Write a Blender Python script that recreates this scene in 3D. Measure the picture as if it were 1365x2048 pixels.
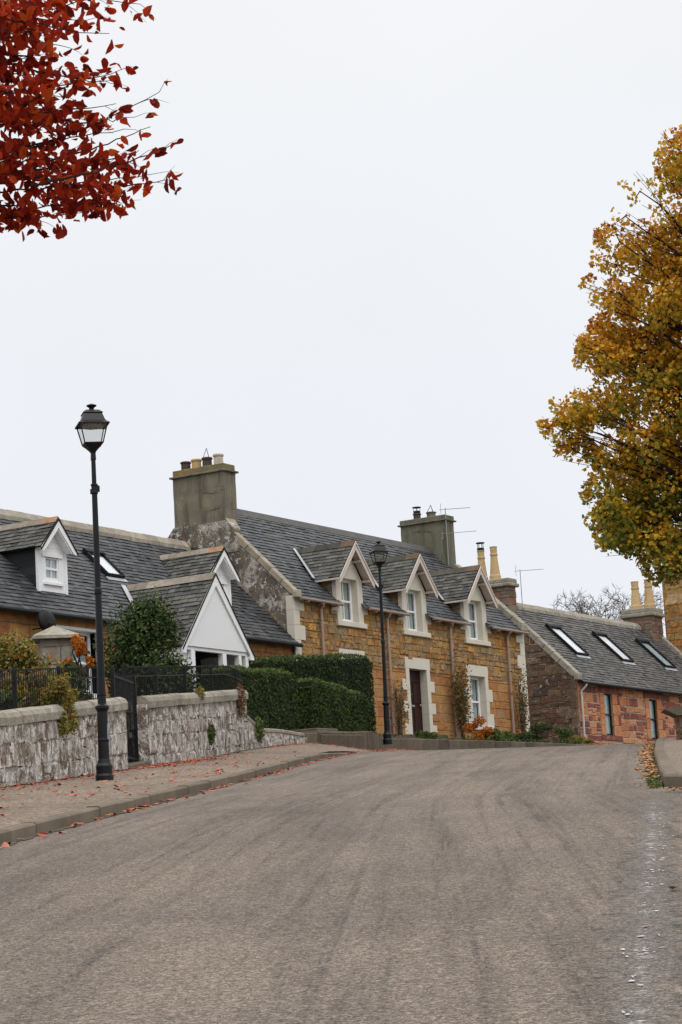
import bpy, math, random
import numpy as np
from mathutils import Vector, Matrix
random.seed(7); rng = np.random.default_rng(7)
S = bpy.context.scene
for o in list(bpy.data.objects): bpy.data.objects.remove(o)
R = math.radians

# ------------------------------------------------------------------ camera
PITCH, ROLL = 0.16658568, -0.05736529
cd = bpy.data.cameras.new('camera'); cam = bpy.data.objects.new('camera', cd); S.collection.objects.link(cam)
cp, sp, cr, sr = math.cos(PITCH), math.sin(PITCH), math.cos(ROLL), math.sin(ROLL)
fw = Vector((0, cp, sp)); up0 = Vector((0, -sp, cp)); r0 = Vector((1, 0, 0))
rr = r0*cr + up0*sr; uu = up0*cr - r0*sr
cam.matrix_world = Matrix(((rr.x, uu.x, -fw.x, 0), (rr.y, uu.y, -fw.y, 0), (rr.z, uu.z, -fw.z, 0), (0, 0, 0, 1)))
cd.sensor_fit = 'HORIZONTAL'; cd.sensor_width = 36; cd.lens = 36*5000/1365
cd.clip_start = 0.1; cd.clip_end = 3000
S.camera = cam
S.render.resolution_x = 682; S.render.resolution_y = 1024

# ------------------------------------------------------------------ world: overcast sky over a Nishita sky
W = bpy.data.worlds.new('World'); S.world = W; W.use_nodes = True
nt = W.node_tree; nt.nodes.clear()
def wn(t, **k):
    n = nt.nodes.new(t)
    for a, b in k.items(): setattr(n, a, b)
    return n
out = wn('ShaderNodeOutputWorld'); bg = wn('ShaderNodeBackground')
SUN_EL, SUN_AZ = 55, 150
sky = wn('ShaderNodeTexSky', sky_type='NISHITA', sun_disc=False)
sky.sun_elevation = R(SUN_EL); sky.sun_rotation = R(SUN_AZ); sky.air_density = 1; sky.dust_density = 3
sc = wn('ShaderNodeVectorMath', operation='SCALE'); sc.inputs['Scale'].default_value = 0.12
tc = wn('ShaderNodeTexCoord'); sep = wn('ShaderNodeSeparateXYZ')
ramp = wn('ShaderNodeValToRGB')
e = ramp.color_ramp.elements
e[0].position = 0.0; e[0].color = (.76, .82, .90, 1)
e[1].position = 1.0; e[1].color = (2.1, 2.1, 2.12, 1)
for p, c in ((0.10, (.89, .915, .965)), (0.24, (.92, .94, .975)), (0.40, (.97, .975, .99)), (0.6, (1.5, 1.5, 1.53))):
    x = e.new(p); x.color = (*c, 1)
noi = wn('ShaderNodeTexNoise'); noi.inputs['Scale'].default_value = 3.0; noi.inputs['Detail'].default_value = 4
mr = wn('ShaderNodeMapRange'); mr.inputs[1].default_value = .3; mr.inputs[2].default_value = .7; mr.inputs[3].default_value = .965; mr.inputs[4].default_value = 1.025
mul = wn('ShaderNodeVectorMath', operation='SCALE')
mix = wn('ShaderNodeMix', data_type='RGBA'); mix.inputs[0].default_value = .93
L = nt.links.new
L(tc.outputs['Generated'], sep.inputs[0]); L(sep.outputs['Z'], ramp.inputs[0]); L(tc.outputs['Generated'], noi.inputs['Vector'])
L(noi.outputs['Fac'], mr.inputs[0]); L(ramp.outputs[0], mul.inputs[0]); L(mr.outputs[0], mul.inputs['Scale'])
L(sky.outputs[0], sc.inputs[0]); L(sc.outputs[0], mix.inputs[6]); L(mul.outputs[0], mix.inputs[7])
L(mix.outputs[2], bg.inputs[0]); bg.inputs[1].default_value = 1.0; L(bg.outputs[0], out.inputs[0])
sd = bpy.data.lights.new('sun', 'SUN'); sd.energy = 0.7; sd.angle = R(25); sd.color = (1, .96, .9)
so = bpy.data.objects.new('sun', sd); S.collection.objects.link(so)
sdir = Vector((math.sin(R(SUN_AZ))*math.cos(R(SUN_EL)), math.cos(R(SUN_AZ))*math.cos(R(SUN_EL)), math.sin(R(SUN_EL))))
so.rotation_euler = sdir.to_track_quat('Z', 'Y').to_euler(); so.location = (0, -20, 60)
S.view_settings.view_transform = 'Standard'; S.view_settings.look = 'None'
S.view_settings.exposure = 0.0; S.view_settings.gamma = 1

# ------------------------------------------------------------------ materials
def srgb(r, g, b): return tuple(((c/255)/12.92 if c/255 <= .04045 else ((c/255+.055)/1.055)**2.4) for c in (r, g, b))
MATS = {}
def material(name, palette, rough=.8, nscale=6, namp=.25, bump=.3, bscale=40, spec=.3, blotches=(), stretch=(1, 1, 1), constant=False,
             transl=0, metallic=0, dist=.02, fine=None):
    """palette: list of linear rgb picked by the mesh attribute 'tint'. blotches: (rgb, scale, lo, hi, stretch, seed)"""
    m = bpy.data.materials.new(name); m.use_nodes = True; t = m.node_tree; t.nodes.clear()
    N = lambda ty, **k: [setattr(n, a, b) or n for n in [t.nodes.new(ty)] for a, b in (list(k.items()) or [('label', '')])][-1]
    o = N('ShaderNodeOutputMaterial'); b = N('ShaderNodeBsdfPrincipled'); l = t.links.new
    at = N('ShaderNodeAttribute', attribute_name='tint'); cr = N('ShaderNodeValToRGB')
    el = cr.color_ramp.elements; n = len(palette)
    if constant: cr.color_ramp.interpolation = 'CONSTANT'
    el[0].position = 0; el[0].color = (*palette[0], 1)
    if n == 1: el[1].color = (*palette[0], 1)
    else:
        el[1].position = (n-1)/n if constant else 1; el[1].color = (*palette[-1], 1)
        for i in range(1, n-1):
            x = el.new(i/n if constant else i/(n-1)); x.color = (*palette[i], 1)
    l(at.outputs['Fac'], cr.inputs[0])
    co = N('ShaderNodeTexCoord'); mp = N('ShaderNodeMapping'); mp.inputs['Scale'].default_value = stretch
    l(co.outputs['Object'], mp.inputs[0])
    nz = N('ShaderNodeTexNoise'); nz.inputs['Scale'].default_value = nscale; nz.inputs['Detail'].default_value = 6; nz.inputs['Roughness'].default_value = .65
    l(mp.outputs[0], nz.inputs['Vector'])
    ra = N('ShaderNodeMapRange'); ra.inputs[1].default_value = .25; ra.inputs[2].default_value = .75; ra.inputs[3].default_value = 1-namp; ra.inputs[4].default_value = 1+namp
    l(nz.outputs['Fac'], ra.inputs[0])
    ml = N('ShaderNodeVectorMath', operation='SCALE'); l(cr.outputs[0], ml.inputs[0]); l(ra.outputs[0], ml.inputs['Scale'])
    col = ml.outputs[0]
    for (c, s, lo, hi, st, seed) in blotches:
        m2 = N('ShaderNodeMapping'); m2.inputs['Scale'].default_value = st; m2.inputs['Location'].default_value = (seed*3.7, seed*1.3, seed*2.1)
        l(co.outputs['Object'], m2.inputs[0])
        n2 = N('ShaderNodeTexNoise'); n2.inputs['Scale'].default_value = s; n2.inputs['Detail'].default_value = 7; n2.inputs['Roughness'].default_value = .7; n2.inputs['Distortion'].default_value = .4
        l(m2.outputs[0], n2.inputs['Vector'])
        r2 = N('ShaderNodeMapRange'); r2.inputs[1].default_value = lo; r2.inputs[2].default_value = hi; l(n2.outputs['Fac'], r2.inputs[0])
        x = N('ShaderNodeMix', data_type='RGBA'); l(r2.outputs[0], x.inputs[0]); l(col, x.inputs[6]); x.inputs[7].default_value = (*c, 1)
        col = x.outputs[2]
    l(col, b.inputs['Base Color']); b.inputs['Roughness'].default_value = rough; b.inputs['Specular IOR Level'].default_value = spec; b.inputs['Metallic'].default_value = metallic
    if bump:
        n3 = N('ShaderNodeTexNoise'); n3.inputs['Scale'].default_value = bscale; n3.inputs['Detail'].default_value = 5; l(co.outputs['Object'], n3.inputs['Vector'])
        bp = N('ShaderNodeBump'); bp.inputs['Strength'].default_value = bump; bp.inputs['Distance'].default_value = dist
        l(n3.outputs['Fac'], bp.inputs['Height']); l(bp.outputs[0], b.inputs['Normal'])
    sh = b.outputs[0]
    if transl:
        tr = N('ShaderNodeBsdfTranslucent'); l(col, tr.inputs[0]); mx = N('ShaderNodeMixShader'); mx.inputs[0].default_value = transl
        l(sh, mx.inputs[1]); l(tr.outputs[0], mx.inputs[2]); sh = mx.outputs[0]
    l(sh, o.inputs[0]); MATS[name] = m
    return m
def plain(name, c, rough=.6, namp=.12, nscale=4, bump=.1, spec=.3, metallic=0, blotches=()):
    return material(name, [c], rough, nscale, namp, bump, 30, spec, blotches, metallic=metallic, dist=.005)

M_slate = material('slate', [(.022, .023, .026), (.040, .042, .046), (.056, .058, .062), (.080, .083, .087), (.036, .035, .035)], .55, 7, .36, .4, 30, .35,
    blotches=[((.22, .22, .19), 7, .63, .75, (1, 1, 1), 3), ((.10, .085, .05), 1.1, .58, .8, (1, 1, 1), 5)])
M_slate_old = material('slate_weathered', [(.026, .027, .026), (.050, .050, .047), (.076, .075, .068), (.115, .112, .10)], .65, 7, .4, .4, 30, .3,
    blotches=[((.14, .13, .085), 3.5, .50, .75, (1, 1, 1), 1), ((.26, .25, .21), 9, .62, .74, (1, 1, 1), 2)])
M_slate_warm = material('slate_grey', [(.032, .030, .030), (.058, .055, .053), (.084, .079, .075), (.12, .113, .105)], .6, 7, .35, .4, 30, .3,
    blotches=[((.13, .115, .085), 2.0, .5, .75, (1, 1, 1), 8), ((.25, .24, .21), 9, .64, .76, (1, 1, 1), 4)])
M_mortar = plain('mortar', (.22, .15, .085), .95, .3, 12, .6)
M_mortar_grey = plain('mortar_grey', (.20, .165, .13), .95, .3, 12, .6)
M_mortar_pale = plain('mortar_pale', (.42, .31, .22), .95, .25, 12, .6)
M_stone = material('ochre_stone', [(.25, .14, .05), (.34, .18, .055), (.42, .25, .09), (.31, .20, .10), (.24, .165, .09), (.36, .15, .05), (.46, .24, .065), (.27, .20, .12)], .9, 6, .5, .8, 14, .2,
    blotches=[((.11, .07, .035), 5, .53, .66, (1, 1, 1.6), 2), ((.30, .245, .15), 2.2, .53, .70, (1, 1, 1), 9)], dist=.03)
M_stone_low = material('orange_stone', [(.36, .16, .055), (.42, .19, .065), (.40, .23, .09), (.33, .125, .055), (.44, .22, .075), (.34, .19, .095)], .9, 4, .3, .7, 14, .2,
    blotches=[((.16, .08, .04), 5, .55, .70, (1, 1, 1.6), 2), ((.33, .24, .14), 2.6, .56, .74, (1, 1, 1), 12)], dist=.03)
M_red = material('red_sandstone', [(.44, .185, .085), (.50, .22, .105), (.46, .16, .075), (.52, .27, .15), (.38, .15, .08), (.26, .085, .06), (.20, .07, .055), (.175, .062, .055), (.24, .08, .05)], .9, 5, .35, .7, 14, .2,
    blotches=[((.22, .08, .05), 4, .58, .74, (1, 1, 1), 2), ((.46, .27, .18), 3, .58, .72, (1, 1, 1), 12), ((.36, .30, .26), 9, .62, .68, (1, 1, 1), 17)], dist=.02)
M_brown = material('brown_rubble', [(.10, .065, .042), (.14, .095, .062), (.18, .125, .085), (.15, .075, .05), (.085, .062, .048)], .95, 6, .35, .8, 16, .15,
    blotches=[((.28, .24, .21), 2.2, .58, .68, (1, 1, 1), 4), ((.40, .36, .33), 5, .60, .66, (1, 1, 1), 14)], dist=.04)
M_cream = plain('cream_paint', (.62, .575, .485), .7, .06, 2, .1, .3, blotches=[((.44, .40, .32), 1.6, .60, .85, (3, 3, .6), 2)])
M_white = plain('white_paint', (.86, .86, .87), .55, .05, 2, .05, blotches=[((.70, .70, .67), 2.0, .56, .80, (4, 4, .5), 2)])
M_harl = material('grey_harling', [(.165, .145, .105)], .95, 1.2, .22, .9, 30, .15,
    blotches=[((.10, .088, .065), 1.1, .50, .72, (1, 1, .5), 6), ((.25, .205, .135), 1.4, .56, .75, (1, 1, 1), 10)], dist=.02)
M_lichen = material('lichened_harling', [(.17, .14, .105)], .95, 1.2, .3, .9, 26, .15,
    blotches=[((.085, .072, .055), 1.0, .50, .64, (1, 1, .6), 6), ((.24, .17, .09), 1.6, .60, .68, (1, 1, 1), 10), ((.42, .39, .34), 1.9, .50, .60, (1, 1, 1), 22), ((.12, .10, .08), 6, .52, .60, (1, 1, 1), 27), ((.54, .52, .48), 5, .545, .60, (1, 1, 1), 31), ((.34, .19, .06), 2.2, .64, .72, (1, 1, 1), 37)], dist=.03)
M_chim = material('chimney_render', [(.185, .165, .125)], .95, 1.5, .16, .6, 40, .15,
    blotches=[((.11, .10, .072), 1.2, .48, .62, (3, 3, .5), 2), ((.24, .205, .14), 1.3, .52, .66, (1.5, 1.5, .7), 9), ((.09, .08, .06), .8, .60, .64, (.5, .5, 3), 19), ((.36, .34, .29), 7, .62, .68, (1, 1, 1), 5)], dist=.01)
M_chim_green = material('chimney_render_green', [(.165, .158, .115)], .95, 1.5, .14, .6, 40, .15,
    blotches=[((.11, .105, .07), 1.4, .47, .62, (3, 3, .4), 12), ((.08, .078, .055), .8, .60, .64, (.5, .5, 3), 9)], dist=.01)
M_coping = material('coping_stone', [(.27, .245, .20), (.31, .28, .225), (.24, .215, .17)], .95, 4, .3, .8, 20, .2,
    blotches=[((.45, .43, .39), 5, .56, .66, (1, 1, 1), 3), ((.15, .13, .06), 3, .58, .72, (1, 1, 1), 7)], dist=.03)
M_skew = material('skew_stone', [(.30, .265, .205), (.35, .30, .23), (.26, .225, .17)], .95, 4, .3, .7, 20, .2,
    blotches=[((.42, .22, .055), 1.4, .60, .68, (1, 1, 1), 3), ((.55, .52, .46), 6, .60, .68, (1, 1, 1), 7)], dist=.02)
M_ridge = material('ridge_stone', [(.26, .235, .19), (.33, .29, .23), (.22, .19, .15), (.29, .26, .21), (.30, .27, .22), (.36, .17, .07)], .95, 4, .3, .7, 20, .2,
    blotches=[((.45, .42, .35), 4, .58, .7, (1, 1, 1), 7)], dist=.02)
M_lead = plain('lead', (.42, .43, .45), .45, .15, 3, .1, .5)
M_zinc = plain('dark_ridge_tile', (.085, .082, .075), .7, .25, 3, .2)
M_gutter = plain('brown_gutter', (.27, .19, .15), .5, .1, 3, .05)
M_pipe = plain('pinkish_downpipe', (.36, .26, .215), .55, .1, 3, .05)
M_pipegrey = plain('grey_downpipe', (.50, .50, .50), .5, .1, 3, .05)
M_black = plain('black_iron', (.005, .0055, .0065), .38, .15, 6, .05, .28)
M_blackm = plain('matt_black_iron', (.008, .008, .009), .6, .15, 6, .1, .25)
M_dark = plain('dark_interior', (.012, .012, .013), .9, .1, 2, 0)
M_darkcheek = material('dark_slate_hung', [(.02, .021, .024), (.032, .033, .036)], .6, 3, .2, .3, 20, .3)
M_barge = plain('pinkish_white_paint', (.60, .52, .47), .6, .05, 2, .05)
M_cheek = plain('orange_render', (.26, .155, .075), .9, .2, 2, .2)
M_door = plain('dark_maroon_door', (.030, .007, .006), .5, .1, 3, .05, .2)
M_pdoor = plain('red_wood_door', (.14, .032, .02), .45, .15, 3, .05, .4)
M_curtain = plain('net_curtain', (.52, .54, .55), .9, .1, 6, 0)
M_blind_and_sky_reflection = plain('pale_blind_and_sky_reflection', (.36, .42, .43), .9, .06, 3, 0)
M_metal = plain('aerial_metal', (.32, .33, .34), .4, .1, 3, 0, .5, .4)
M_pot_yellow = material('yellow_clay', [(.52, .38, .20), (.46, .31, .15)], .85, 6, .2, .3, 30, .2, blotches=[((.20, .13, .07), 5, .62, .75, (1, 1, 1), 2)])
M_pot_dark = plain('dark_clay', (.075, .055, .045), .85, .3, 6, .3)
M_pot_white = plain('white_clay', (.50, .44, .36), .85, .3, 6, .3, blotches=[((.2, .13, .08), 7, .55, .7, (1, 1, 1), 4)])
M_cap_lichen = material('lichened_cap', [(.19, .16, .09)], .95, 3, .3, .6, 20, .15, blotches=[((.36, .17, .06), 1.6, .54, .64, (1, 1, 1), 4), ((.14, .14, .05), 2.5, .55, .65, (1, 1, 1), 9)])
M_steps = material('step_stone', [(.10, .078, .056), (.135, .108, .08), (.078, .062, .047)], .95, 4, .3, .7, 20, .2, blotches=[((.10, .10, .045), 2, .55, .7, (1, 1, 1), 2)])
M_kerb = material('kerb_stone', [(.15, .12, .088), (.18, .148, .11), (.125, .10, .075)], .95, 3, .2, .6, 40, .2, blotches=[((.11, .095, .06), 2, .55, .72, (1, 1, 1), 2)], dist=.01)
M_wall = material('old_boundary_rubble', [(.19, .155, .12), (.16, .125, .098), (.225, .19, .15), (.185, .10, .078), (.14, .112, .088), (.21, .175, .14), (.17, .14, .11)], .95, 7, .4, .9, 22, .15,
    blotches=[((.27, .235, .19), 2.6, .44, .58, (1, 1, 1), 3), ((.14, .11, .088), 3.6, .50, .62, (1, 1, 1), 21), ((.43, .40, .36), 3.4, .47, .56, (1, 1, 1), 13), ((.64, .62, .59), 6.5, .515, .58, (1, 1, .8), 33), ((.10, .08, .065), 13, .58, .66, (1, 1, .8), 41)], dist=.04)
M_bark = plain('dark_bark', (.028, .021, .017), .95, .3, 8, .5, .1)
M_twig = plain('pale_twig', (.10, .075, .06), .9, .3, 8, .1)
M_soil = plain('soil', (.06, .045, .03), 1, .3, 8, .6)
M_grass = material('grass', [(.06, .075, .025)], 1, .5, .3, .6, 10, .1)

def asphalt(name, base, dark, streaks=True, grain=70, strip=False):
    m = bpy.data.materials.new(name); m.use_nodes = True; t = m.node_tree; l = t.links.new; b = t.nodes['Principled BSDF']
    geo = t.nodes.new('ShaderNodeNewGeometry'); uvn = t.nodes.new('ShaderNodeUVMap')
    def noise(vec, sc_, det, rough=.6, dist=0):
        n = t.nodes.new('ShaderNodeTexNoise'); n.inputs['Scale'].default_value = sc_; n.inputs['Detail'].default_value = det; n.inputs['Roughness'].default_value = rough; n.inputs['Distortion'].default_value = dist
        l(vec, n.inputs['Vector']); return n.outputs['Fac']
    def rng_(f, a, b_, c, d):
        n = t.nodes.new('ShaderNodeMapRange'); n.inputs[1].default_value = a; n.inputs[2].default_value = b_; n.inputs[3].default_value = c; n.inputs[4].default_value = d; l(f, n.inputs[0]); return n.outputs[0]
    def math_(op, a, b_):
        n = t.nodes.new('ShaderNodeMath'); n.operation = op
        for k, v in ((0, a), (1, b_)):
            if v is None: continue
            if isinstance(v, (int, float)): n.inputs[k].default_value = v
            else: l(v, n.inputs[k])
        return n.outputs[0]
    def mixc(f, c1, c2):
        n = t.nodes.new('ShaderNodeMix'); n.data_type = 'RGBA'; l(f, n.inputs[0])
        for s_, c in ((6, c1), (7, c2)):
            if isinstance(c, tuple): n.inputs[s_].default_value = (*c, 1)
            else: l(c, n.inputs[s_])
        return n.outputs[2]
    def scaled(c, f):
        n = t.nodes.new('ShaderNodeVectorMath'); n.operation = 'SCALE'; l(c, n.inputs[0]); l(f, n.inputs['Scale']); return n.outputs[0]
    def mapped(vec, sx, sy, loc=(0, 0, 0)):
        mp = t.nodes.new('ShaderNodeMapping'); mp.inputs['Scale'].default_value = (sx, sy, 1); mp.inputs['Location'].default_value = loc; l(vec, mp.inputs[0]); return mp.outputs[0]
    pos = geo.outputs['Position']
    col = mixc(rng_(noise(pos, .5, 5, .65), .40, .66, 0, .55), base, dark)
    if streaks:
        uv = uvn.outputs[0]
        wide = noise(mapped(uv, 1.3, .11, (2, 3, 0)), 1.0, 5, .7, .5)
        col = mixc(rng_(wide, .44, .62, 0, .45), col, tuple(c*.72 for c in dark))
        st = noise(mapped(uv, 5.5, .06), 1.0, 4, .7, .3)
        pt = noise(mapped(uv, 9.0, .8, (4, 9, 0)), 1.0, 7, .82, .6)
        f_ = math_('MULTIPLY', rng_(st, .50, .62, 0, 1), rng_(pt, .40, .60, .05, 1))
        col = mixc(math_('MULTIPLY', f_, rng_(noise(pos, 9, 5, .8), .38, .62, .25, .95)), col, tuple(c*.42 for c in dark))
        # scuffed darker spots
        sp_ = noise(mapped(uv, 5.0, 2.0, (9, 1, 0)), 1.0, 7, .8, .3)
        col = mixc(rng_(sp_, .60, .72, 0, .45), col, tuple(c*.45 for c in dark))
    if strip:
        sp2 = t.nodes.new('ShaderNodeSeparateXYZ'); l(pos, sp2.inputs[0])
        line = math_('ADD', math_('MULTIPLY', sp2.outputs['Y'], .126), -.18)
        dx = math_('ABSOLUTE', math_('SUBTRACT', sp2.outputs['X'], line), None)
        wob = math_('MULTIPLY', math_('SUBTRACT', noise(pos, 2.4, 6, .7), .5), .55)
        msk = rng_(math_('ADD', dx, wob), .06, .20, 1, 0)
        near = rng_(sp2.outputs['Y'], 20.5, 22.5, 1, 0)
        col = mixc(math_('MULTIPLY', math_('MULTIPLY', msk, near), .55), col, (.165, .150, .138))
        edge = rng_(math_('ABSOLUTE', math_('SUBTRACT', math_('ADD', dx, wob), .15), None), .0, .05, 1, 0)
        col = mixc(math_('MULTIPLY', math_('MULTIPLY', edge, near), rng_(noise(pos, 5, 5), .45, .6, 0, .7)), col, (.055, .050, .048))
    if strip:
        dab = rng_(math_('ADD', dx, math_('MULTIPLY', math_('SUBTRACT', noise(pos, 7, 6, .8), .5), .45)), -.02, .03, 1, 0)
        col = mixc(math_('MULTIPLY', math_('MULTIPLY', dab, near), rng_(noise(pos, 3.1, 3), .42, .58, 0, .75)), col, (.40, .385, .36))
    g1 = noise(pos, grain, 3, .85); g3 = noise(pos, grain*2.3, 2, .8)
    g4 = noise(pos, grain*.45, 2, .7)
    col = scaled(col, rng_(g1, .40, .60, .42, 1.58)); col = scaled(col, rng_(g3, .40, .60, .60, 1.40)); col = scaled(col, rng_(g4, .38, .62, .76, 1.24))
    col = scaled(col, rng_(noise(pos, grain*.22, 5, .85), .35, .65, .78, 1.22))
    l(col, b.inputs['Base Color']); b.inputs['Roughness'].default_value = .9; b.inputs['Specular IOR Level'].default_value = .2
    bp = t.nodes.new('ShaderNodeBump'); bp.inputs['Strength'].default_value = 1.0; bp.inputs['Distance'].default_value = .02; l(g1, bp.inputs['Height']); l(bp.outputs[0], b.inputs['Normal'])
    return m
M_road = asphalt('road_asphalt', (.245, .198, .158), (.150, .127, .108), True, 62, True)
M_pave = asphalt('pavement_asphalt', (.225, .172, .130), (.13, .098, .076), False, 24)
M_pave_r = asphalt('pavement_asphalt_right', (.25, .20, .155), (.19, .15, .12), False, 60)

def glassmat(name, tint=(.9, .95, .95), fac=.3, rough=.02):
    m = bpy.data.materials.new(name); m.use_nodes = True; t = m.node_tree; t.nodes.clear()
    o = t.nodes.new('ShaderNodeOutputMaterial'); g = t.nodes.new('ShaderNodeBsdfGlossy'); tr = t.nodes.new('ShaderNodeBsdfTransparent'); mx = t.nodes.new('ShaderNodeMixShader')
    g.inputs['Roughness'].default_value = rough; tr.inputs[0].default_value = (*tint, 1); mx.inputs[0].default_value = fac
    t.links.new(tr.outputs[0], mx.inputs[1]); t.links.new(g.outputs[0], mx.inputs[2]); t.links.new(mx.outputs[0], o.inputs[0]); return m
M_glass = glassmat('window_glass', fac=.14)
M_lampglass = glassmat('lantern_glass', (.9, .91, .9), .12, .1)
M_roofglass = glassmat('roof_window_glass', (.97, .98, .99), .12, .08)

# foliage
def folmat(name, pal, tr=.35, namp=.2, spec=.2): return material(name, pal, .6, 2, namp, 0, 10, spec, transl=tr)
F_red = folmat('red_leaves', [(.11, .008, .005), (.22, .015, .007), (.34, .024, .008), (.46, .045, .010), (.58, .12, .016)], .48, spec=.10)
F_gold = folmat('gold_leaves', [(.28, .07, .012), (.48, .18, .018), (.70, .35, .028), (.72, .42, .034), (.52, .37, .036), (.28, .27, .038), (.15, .19, .034)], .32)
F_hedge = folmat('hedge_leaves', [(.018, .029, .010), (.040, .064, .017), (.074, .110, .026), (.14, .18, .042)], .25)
F_dark = folmat('dark_shrub_leaves', [(.014, .028, .010), (.03, .055, .017), (.06, .095, .026), (.13, .15, .045)], .28)
F_yellowgreen = folmat('yellow_green_leaves', [(.035, .05, .012), (.12, .14, .028), (.26, .24, .05), (.33, .22, .05), (.30, .12, .035)], .3)
F_orange = folmat('orange_leaves', [(.30, .06, .012), (.48, .14, .015), (.60, .24, .02)], .3)
F_bed = folmat('bed_leaves', [(.02, .045, .012), (.05, .10, .02), (.10, .14, .03), (.16, .17, .05)], .25)
F_rose = folmat('rose_leaves', [(.06, .075, .025), (.14, .11, .035), (.20, .09, .03), (.10, .12, .03)], .3)
F_litter_red = folmat('fallen_red_leaves', [(.30, .04, .02), (.46, .07, .03), (.50, .14, .05), (.32, .12, .07)], 0)
F_litter_gold = folmat('fallen_gold_leaves', [(.36, .13, .03), (.44, .19, .05), (.26, .08, .03), (.40, .26, .13), (.12, .10, .03)], 0)

# ------------------------------------------------------------------ mesh helpers
class MB:
    def __init__(s): s.v = []; s.f = []; s.t = []
    def add(s, vs, fs, tint=None):
        tint = random.random() if tint is None else tint
        n = len(s.v); s.v += [tuple(v) for v in vs]; s.f += [tuple(i+n for i in f) for f in fs]; s.t += [tint]*len(vs)
    def box(s, x0, x1, y0, y1, z0, z1, tint=None, fn=None):
        vs = [(x, y, z) for z in (z0, z1) for y in (y0, y1) for x in (x0, x1)]
        if fn: vs = [fn(*v) for v in vs]
        s.add(vs, [(0, 2, 3, 1), (4, 5, 7, 6), (0, 1, 5, 4), (2, 6, 7, 3), (0, 4, 6, 2), (1, 3, 7, 5)], tint)
    def cbox(s, x0, x1, y0, y1, z0, z1, c=.01, tint=None, fn=None):
        """box with chamfered edges"""
        vs = []; 
        xs = (x0, x1); ys = (y0, y1); zs = (z0, z1); sg = (1, -1)
        idx = {}
        for a in (0, 1):
            for b in (0, 1):
                for d in (0, 1):
                    for k in range(3):
                        p = [xs[a]+sg[a]*c, ys[b]+sg[b]*c, zs[d]+sg[d]*c]; p[k] = (xs[a], ys[b], zs[d])[k]
                        idx[(a, b, d, k)] = len(vs); vs.append(p)
        fs = []
        q = [(0, 0), (1, 0), (1, 1), (0, 1)]
        for k in range(3):
            for e_ in (0, 1):
                f = []
                for (m_, n_) in q:
                    key = [0, 0, 0]; key[k] = e_; o_ = [i for i in range(3) if i != k]; key[o_[0]] = m_; key[o_[1]] = n_
                    f.append(idx[(*key, k)])
                fs.append(tuple(f))
        for k in range(3):
            o_ = [i for i in range(3) if i != k]
            for (m_, n_) in q:
                a0 = [0, 0, 0]; a1 = [0, 0, 0]; a0[o_[0]] = a1[o_[0]] = m_; a0[o_[1]] = a1[o_[1]] = n_; a1[k] = 1
                fs.append((idx[(*a0, o_[0])], idx[(*a1, o_[0])], idx[(*a1, o_[1])], idx[(*a0, o_[1])]))
        for a in (0, 1):
            for b in (0, 1):
                for d in (0, 1): fs.append((idx[(a, b, d, 0)], idx[(a, b, d, 1)], idx[(a, b, d, 2)]))
        if fn: vs = [fn(*v) for v in vs]
        s.add(vs, fs, tint)
    def prism(s, poly, fn, d0, d1, tint=None):
        n = len(poly); vs = [fn(a, b, d0) for a, b in poly]+[fn(a, b, d1) for a, b in poly]
        s.add(vs, [tuple(range(n)), tuple(range(2*n-1, n-1, -1))]+[(i, i+n, (i+1) % n+n, (i+1) % n) for i in range(n)], tint)
    def tube(s, pts, rads, n=6, tint=None, cap=True):
        pts = [Vector(p) for p in pts]
        if not isinstance(rads, (list, tuple)): rads = [rads]*len(pts)
        vs = []; fs = []; prev = None
        for i, p in enumerate(pts):
            d = (pts[min(i+1, len(pts)-1)]-pts[max(i-1, 0)])
            if d.length < 1e-6: d = Vector((0, 0, 1))
            d.normalize()
            if prev is None: prev = d.orthogonal().normalized()
            a = (prev-d*prev.dot(d))
            a = a.normalized() if a.length > 1e-5 else d.orthogonal().normalized()
            prev = a; b = d.cross(a)
            for k in range(n):
                th = 2*math.pi*k/n; vs.append(p+a*math.cos(th)*rads[i]+b*math.sin(th)*rads[i])
        for i in range(len(pts)-1):
            for k in range(n): fs.append((i*n+k, i*n+(k+1) % n, (i+1)*n+(k+1) % n, (i+1)*n+k))
        if cap: fs += [tuple(range(n-1, -1, -1)), tuple((len(pts)-1)*n+k for k in range(n))]
        s.add(vs, fs, tint)
    def lathe(s, prof, n=16, c=(0, 0), rot=0, tint=None):
        vs = []; fs = []
        for (r, z) in prof:
            for k in range(n):
                th = 2*math.pi*k/n+rot; vs.append((c[0]+r*math.cos(th), c[1]+r*math.sin(th), z))
        for i in range(len(prof)-1):
            for k in range(n): fs.append((i*n+k, i*n+(k+1) % n, (i+1)*n+(k+1) % n, (i+1)*n+k))
        fs += [tuple(range(n-1, -1, -1)), tuple((len(prof)-1)*n+k for k in range(n))]
        s.add(vs, fs, tint)
    def build(s, name, mat, parent=None, smooth=False):
        me = bpy.data.meshes.new(name); me.from_pydata([tuple(v) for v in s.v], [], s.f)
        a = me.attributes.new('tint', 'FLOAT', 'POINT'); a.data.foreach_set('value', s.t)
        if smooth: me.polygons.foreach_set('use_smooth', [True]*len(me.polygons))
        me.materials.append(mat); me.update()
        o = bpy.data.objects.new(name, me); S.collection.objects.link(o)
        if parent: o.parent = parent
        return o
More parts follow.
